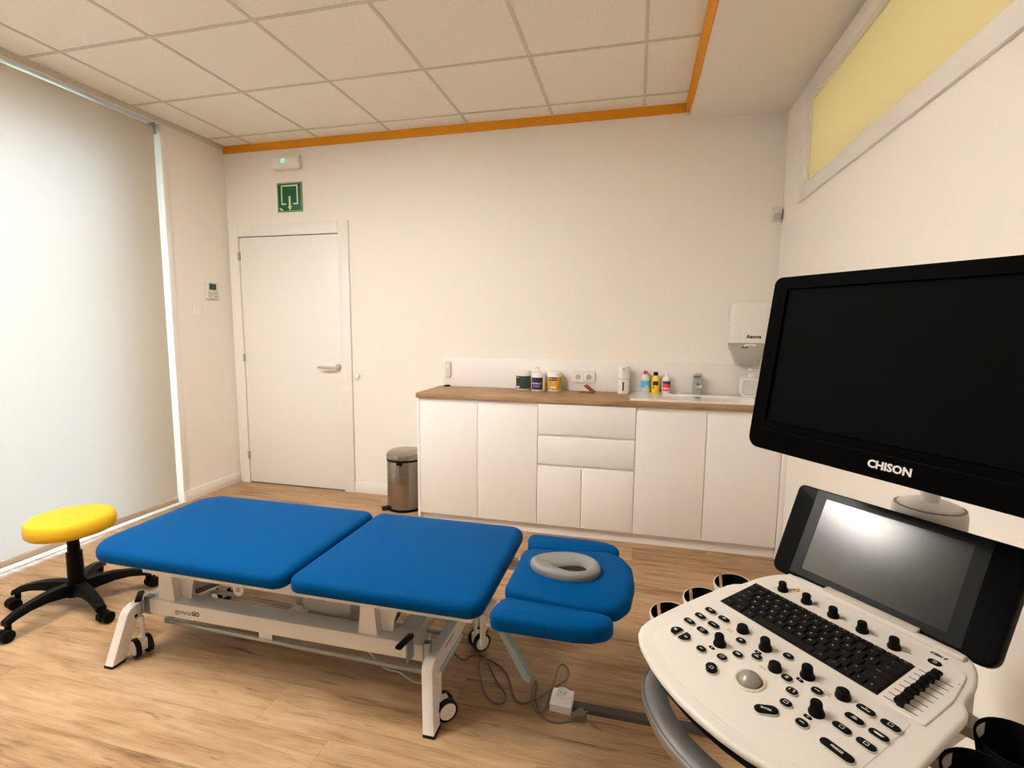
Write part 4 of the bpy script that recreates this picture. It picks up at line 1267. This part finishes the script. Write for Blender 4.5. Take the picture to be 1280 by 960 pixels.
# monitor
MF = pframe(-0.9218536048098566, 1.4272820137208735, (3.571857461865876, -2.385221511583933, 1.4124813917057701), -0.005717448792130665)
mw, mh_ = .476, .268
ol_, ot_, ob_ = .0365, .0285, .060
outm = rpoly([(-ol_, -mh_ - ob_), (mw + ol_, -mh_ - ob_), (mw + ol_, ot_), (-ol_, ot_)], [.024, .024, .016, .016], 8)
mo = obj('monitor', MB().frame(outm, [(0, 0)] * 0 or rpoly([(-.006, -mh_ - .002), (mw + .006, -mh_ - .002), (mw + .006, .004), (-.006, .004)], [.0005] * 4, 8), -.012, 0).rings([[(x, y, z) for x, y in inset(outm, d_)] for d_, z in ((.03, -.050), (.008, -.042), (0, -.030), (0, -.012))]), M['bezel'], um, F=MF)
obj('display', MB().box(-.005, mw + .005, -mh_ - .001, .003, -.011, -.0055), M['mscreen'], mo, F=MF)
obj('chin_strip', MB().box(-.028, mw + .028, -mh_ - .020, -mh_ - .0185, -.0002, .0006), M['blackg'], mo, F=MF)
obj('lettering', MB().text('CHISON', .0180, MF.inverted() @ MF @ Matrix.Translation((.2405, -.3055, .0002)) @ Matrix.Rotation(.0, 4, 'Z'), depth=.0003, bold=.0006), M['ink'], mo, F=MF)

# arm / neck between panel and monitor; column, base and castors below (root frame)
T = RF
cxn, cyn = .008, .325
nk = MB()
nk.lathe([(.066, .86), (.066, .925), (.062, .935), (.062, .968), (.059, .978), (.001, .979)], 40, T=T @ Matrix.Translation((cxn, cyn, 0)))
ng = obj('neck', nk, M['panel'], um)
obj('neck_seam', MB().lathe([(.0585, .9775), (.0592, .9788), (.057, .9797), (.054, .9798)], 40, T=T @ Matrix.Translation((cxn, cyn, 0)), cap0=False, cap1=False), M['dcable'], ng)
obj('neck_cap', MB().lathe([(.053, .978), (.051, .983), (.034, .989), (.001, .989)], 32, T=T @ Matrix.Translation((cxn, cyn, 0))), M['panel'], ng)
na = T @ Vector((cxn, cyn + .056, .93))
mc = MF @ Vector((mw / 2, -mh_ / 2 - .02, -.05))
na = T @ Vector((cxn, cyn, .985))
arm = MB()
arm.tube([tuple(na), (na.x, na.y, 1.16), (mc.x * .35 + na.x * .65, mc.y * .35 + na.y * .65, 1.23), tuple(mc)], .016, 16)
obj('monitor_arm', arm, M['panel'], um, ang=60)
mt = MB().tube([tuple(MF @ Vector((mw / 2, -mh_ / 2 - .02, -.068))), tuple(MF @ Vector((mw / 2, -mh_ / 2 - .02, -.046)))], .055, 24)
obj('mount_plate', mt, M['panel'], um)
cl = MB()
cl.prism(rpoly(rect(-.075, .075, -.02, .20), .04), .24, .68, T=T @ Matrix.Translation((0, 0, 0)))
obj('column', cl, M['panel'], um)
obj('shelf_body', MB().prism(rpoly(rect(-.12, .12, .0, .34), .05), .56, .67, T=T, b=.01).prism(rpoly(rect(-.06, .08, .255, .395), .05), .50, .88, T=T, b=.01), M['panel'], um)
bs = MB()
bs.prism(rpoly(rect(-.16, .16, -.08, .30), .07), .11, .25, T=T, b=.015)
bo = obj('cart_base', bs, M['panel'], um)
for cx, cy in ((-.13, -.05), (.13, -.05), (-.13, .26), (.13, .26)):
    TT = T @ Matrix.Translation((cx, cy, 0))
    cs_ = obj('castor', MB().box(-.016, .016, -.03, .03, .05, .12, b=.008, T=TT), M['blackm'], bo)
    for sg in (-1, 1):
        obj('wheel', MB().tube([(sg * .018, 0, .05), (sg * .036, 0, .05)], .05, 28, T=TT), M['rubber'], cs_)
# front handle
hd = []
Hh = [(.135, -.20), (.172, -.235), (.176, -.265), (.168, -.295), (.150, -.322), (.120, -.345), (.08, -.362), (.04, -.371), (0, -.374)]
zh = -.085
hp = [(.177 - dx, y, zh) for dx, y in Hh] + [(.177 + dx, y, zh) for dx, y in Hh[::-1][1:]]
hp = [tuple(p) for p in smooth(hp, 3)]
hm = MB()
rr = []
P_ = [Vector(p) for p in hp]
for i, p in enumerate(P_):
    t_ = (P_[min(i + 1, len(P_) - 1)] - P_[max(i - 1, 0)]).normalized()
    n_ = Vector((-t_.y, t_.x, 0))
    rr.append([tuple(p + n_ * a + Vector((0, 0, b2))) for a, b2 in ((.024, -.010), (.027, -.004), (.027, .004), (.023, .011), (.006, .014), (-.012, .0135), (-.0165, .008), (-.017, -.006), (-.012, -.014), (.012, -.014))])
hm.rings(rr)
ho = obj('front_handle', hm, M['dgrey'], um, F=PF, ang=60)
rr = []
for i, p in enumerate(P_):
    t_ = (P_[min(i + 1, len(P_) - 1)] - P_[max(i - 1, 0)]).normalized()
    n_ = Vector((-t_.y, t_.x, 0))
    sgn_ = -1
    rr.append([tuple(p + n_ * (a * sgn_) + Vector((0, 0, b2))) for a, b2 in ((.010, -.016), (.0165, -.012), (.0195, -.004), (.0195, .004), (.0185, .0095), (.0165, .0115), (.0155, .009), (.0160, .002), (.014, -.008))])
obj('handle_trim', MB().rings(rr), M['silver'], ho, F=PF, ang=60)
obj('handle_bracket', MB().box(.06, .11, -.24, -.14, -.10, -.05, b=.01).box(.244, .294, -.24, -.14, -.10, -.05, b=.01), M['blackm'], um, F=PF)

# probe and gel holders either side
def cup(cx, cy, sgn, r=.038, z1=-.030, dep=.075):
    n = 30
    gap0 = PI + (.62 if sgn < 0 else 0)
    ga = .12
    # slot faces outwards and slightly forward
    c_a = (PI - .12) if sgn < 0 else .12
    A_ = [c_a + ga + (2 * PI - 2 * ga) * i / n for i in range(n + 1)]
    m_ = MB()
    prof = [(r * .72, z1 - dep), (r * .96, z1 - dep * .55), (r + .003, z1 - .004), (r + .002, z1), (r, z1), (r * .95, z1 - dep * .55), (r * .70, z1 - dep + .003)]
    rr = [[(cx + q_ * math.cos(a), cy + q_ * math.sin(a), z) for a in A_] for q_, z in prof]
    k = len(prof)
    vs = [p for rg in rr for p in rg]
    fs, ms = [], []
    for j_ in range(k - 1):
        for i in range(n):
            fs.append((j_ * (n + 1) + i, j_ * (n + 1) + i + 1, (j_ + 1) * (n + 1) + i + 1, (j_ + 1) * (n + 1) + i))
            ms.append(0 if j_ < 4 else 1)
    o_ = len(m_.v)
    m_.v += [Vector(p) for p in vs]
    m_.f += [list(q_) for q_ in fs]
    m_.m += ms
    h_ = obj('probe_holder', m_, [M['panel'] if sgn < 0 else M['blackm'], M['blackm']], um, F=PF, recalc=False, ang=50)
    obj('holder_floor', MB().prism(circle(r * .75, 20, cx, cy), z1 - dep, z1 - dep + .003), M['blackm'], h_, F=PF)
    ax = cx - sgn * (r + .001)
    obj('holder_arm', MB().rings([[(ax + sgn * .004, cy - .014, z), (ax - sgn * .045, cy - .020, z), (ax - sgn * .045, cy + .020, z), (ax + sgn * .004, cy + .014, z)] for z in (z1 - .024, z1 - .006)]), M['panel2'], h_, F=PF)
for y in (-.190, -.094, .002):
    cup(-.064, y, -1)
for y in (-.205, -.109, -.013):
    cup(.430, y, 1, r=.043, z1=-.026)

# ================================================================== lights
def led(x, y, lab):
    t_ = thing('ceiling_light', lab, 'light', (x, y, HT - .012), 0, 'square ceiling light panels')
    obj('light_frame', MB().frame(rect(x - .296, x + .296, y - .296, y + .296), rect(x - .28, x + .28, y - .28, y + .28), HT - .014, HT - .0045), M['whitep'], t_)
    obj('diffuser', MB().box(x - .28, x + .28, y - .28, y + .28, HT - .010, HT - .0045), M['ledp'], t_)
def col(k): return .271 + .6 * k + .3
def row(j): return -.171 - .6 * j - .3
led(col(0), row(4), 'square ceiling light panel nearest the roller blind')
led(col(2), row(3), 'square ceiling light panel above the treatment table')

# daylight outside: sky; portal helps sampling
wd = bpy.data.worlds.new('sky')
SC.world = wd
wd.use_nodes = True
wd.node_tree.nodes['Background'].inputs['Color'].default_value = (.62, .83, 1.0, 1)
wd.node_tree.nodes['Background'].inputs['Strength'].default_value = 27.0
pl_ = bpy.data.lights.new('window_portal', 'AREA')
pl_.shape = 'RECTANGLE'
pl_.size, pl_.size_y = 2.75, 3.75
pl_.cycles.is_portal = True
po = bpy.data.objects.new('window_portal', pl_)
COL.objects.link(po)
po.location = (-.31, (YJ + YE) / 2, 1.36)
po.rotation_euler = (0, -PI / 2, 0)
# lamp of the neighbouring room behind the yellow pane
al = bpy.data.lights.new('next_room_lamp', 'AREA')
al.shape = 'RECTANGLE'
al.size, al.size_y = 1.2, 1.2
al.energy = 55
al.color = (1, .93, .8)
ao = bpy.data.objects.new('next_room_lamp', al)
COL.objects.link(ao)
ao.location = (XR + 1.2, -2.6, 2.6)
ao.rotation_euler = (0, math.radians(70), 0)

# ================================================================== camera
cam = bpy.data.cameras.new('camera')
cam.sensor_width = 36
cam.sensor_fit = 'HORIZONTAL'
cam.lens = 626.245 / 1280 * 36
cam.clip_start = .02
co = bpy.data.objects.new('camera', cam)
COL.objects.link(co)
co.location = (3.2728, -3.5274, 1.3317)
co.rotation_euler = (1.4598371, -0.0079750, 0.2429566)
SC.camera = co
vs_ = SC.view_settings
vs_.view_transform = 'Standard'
vs_.look = 'None'
vs_.gamma = 1
vs_.use_curve_mapping = False
vs_.exposure = 0.28
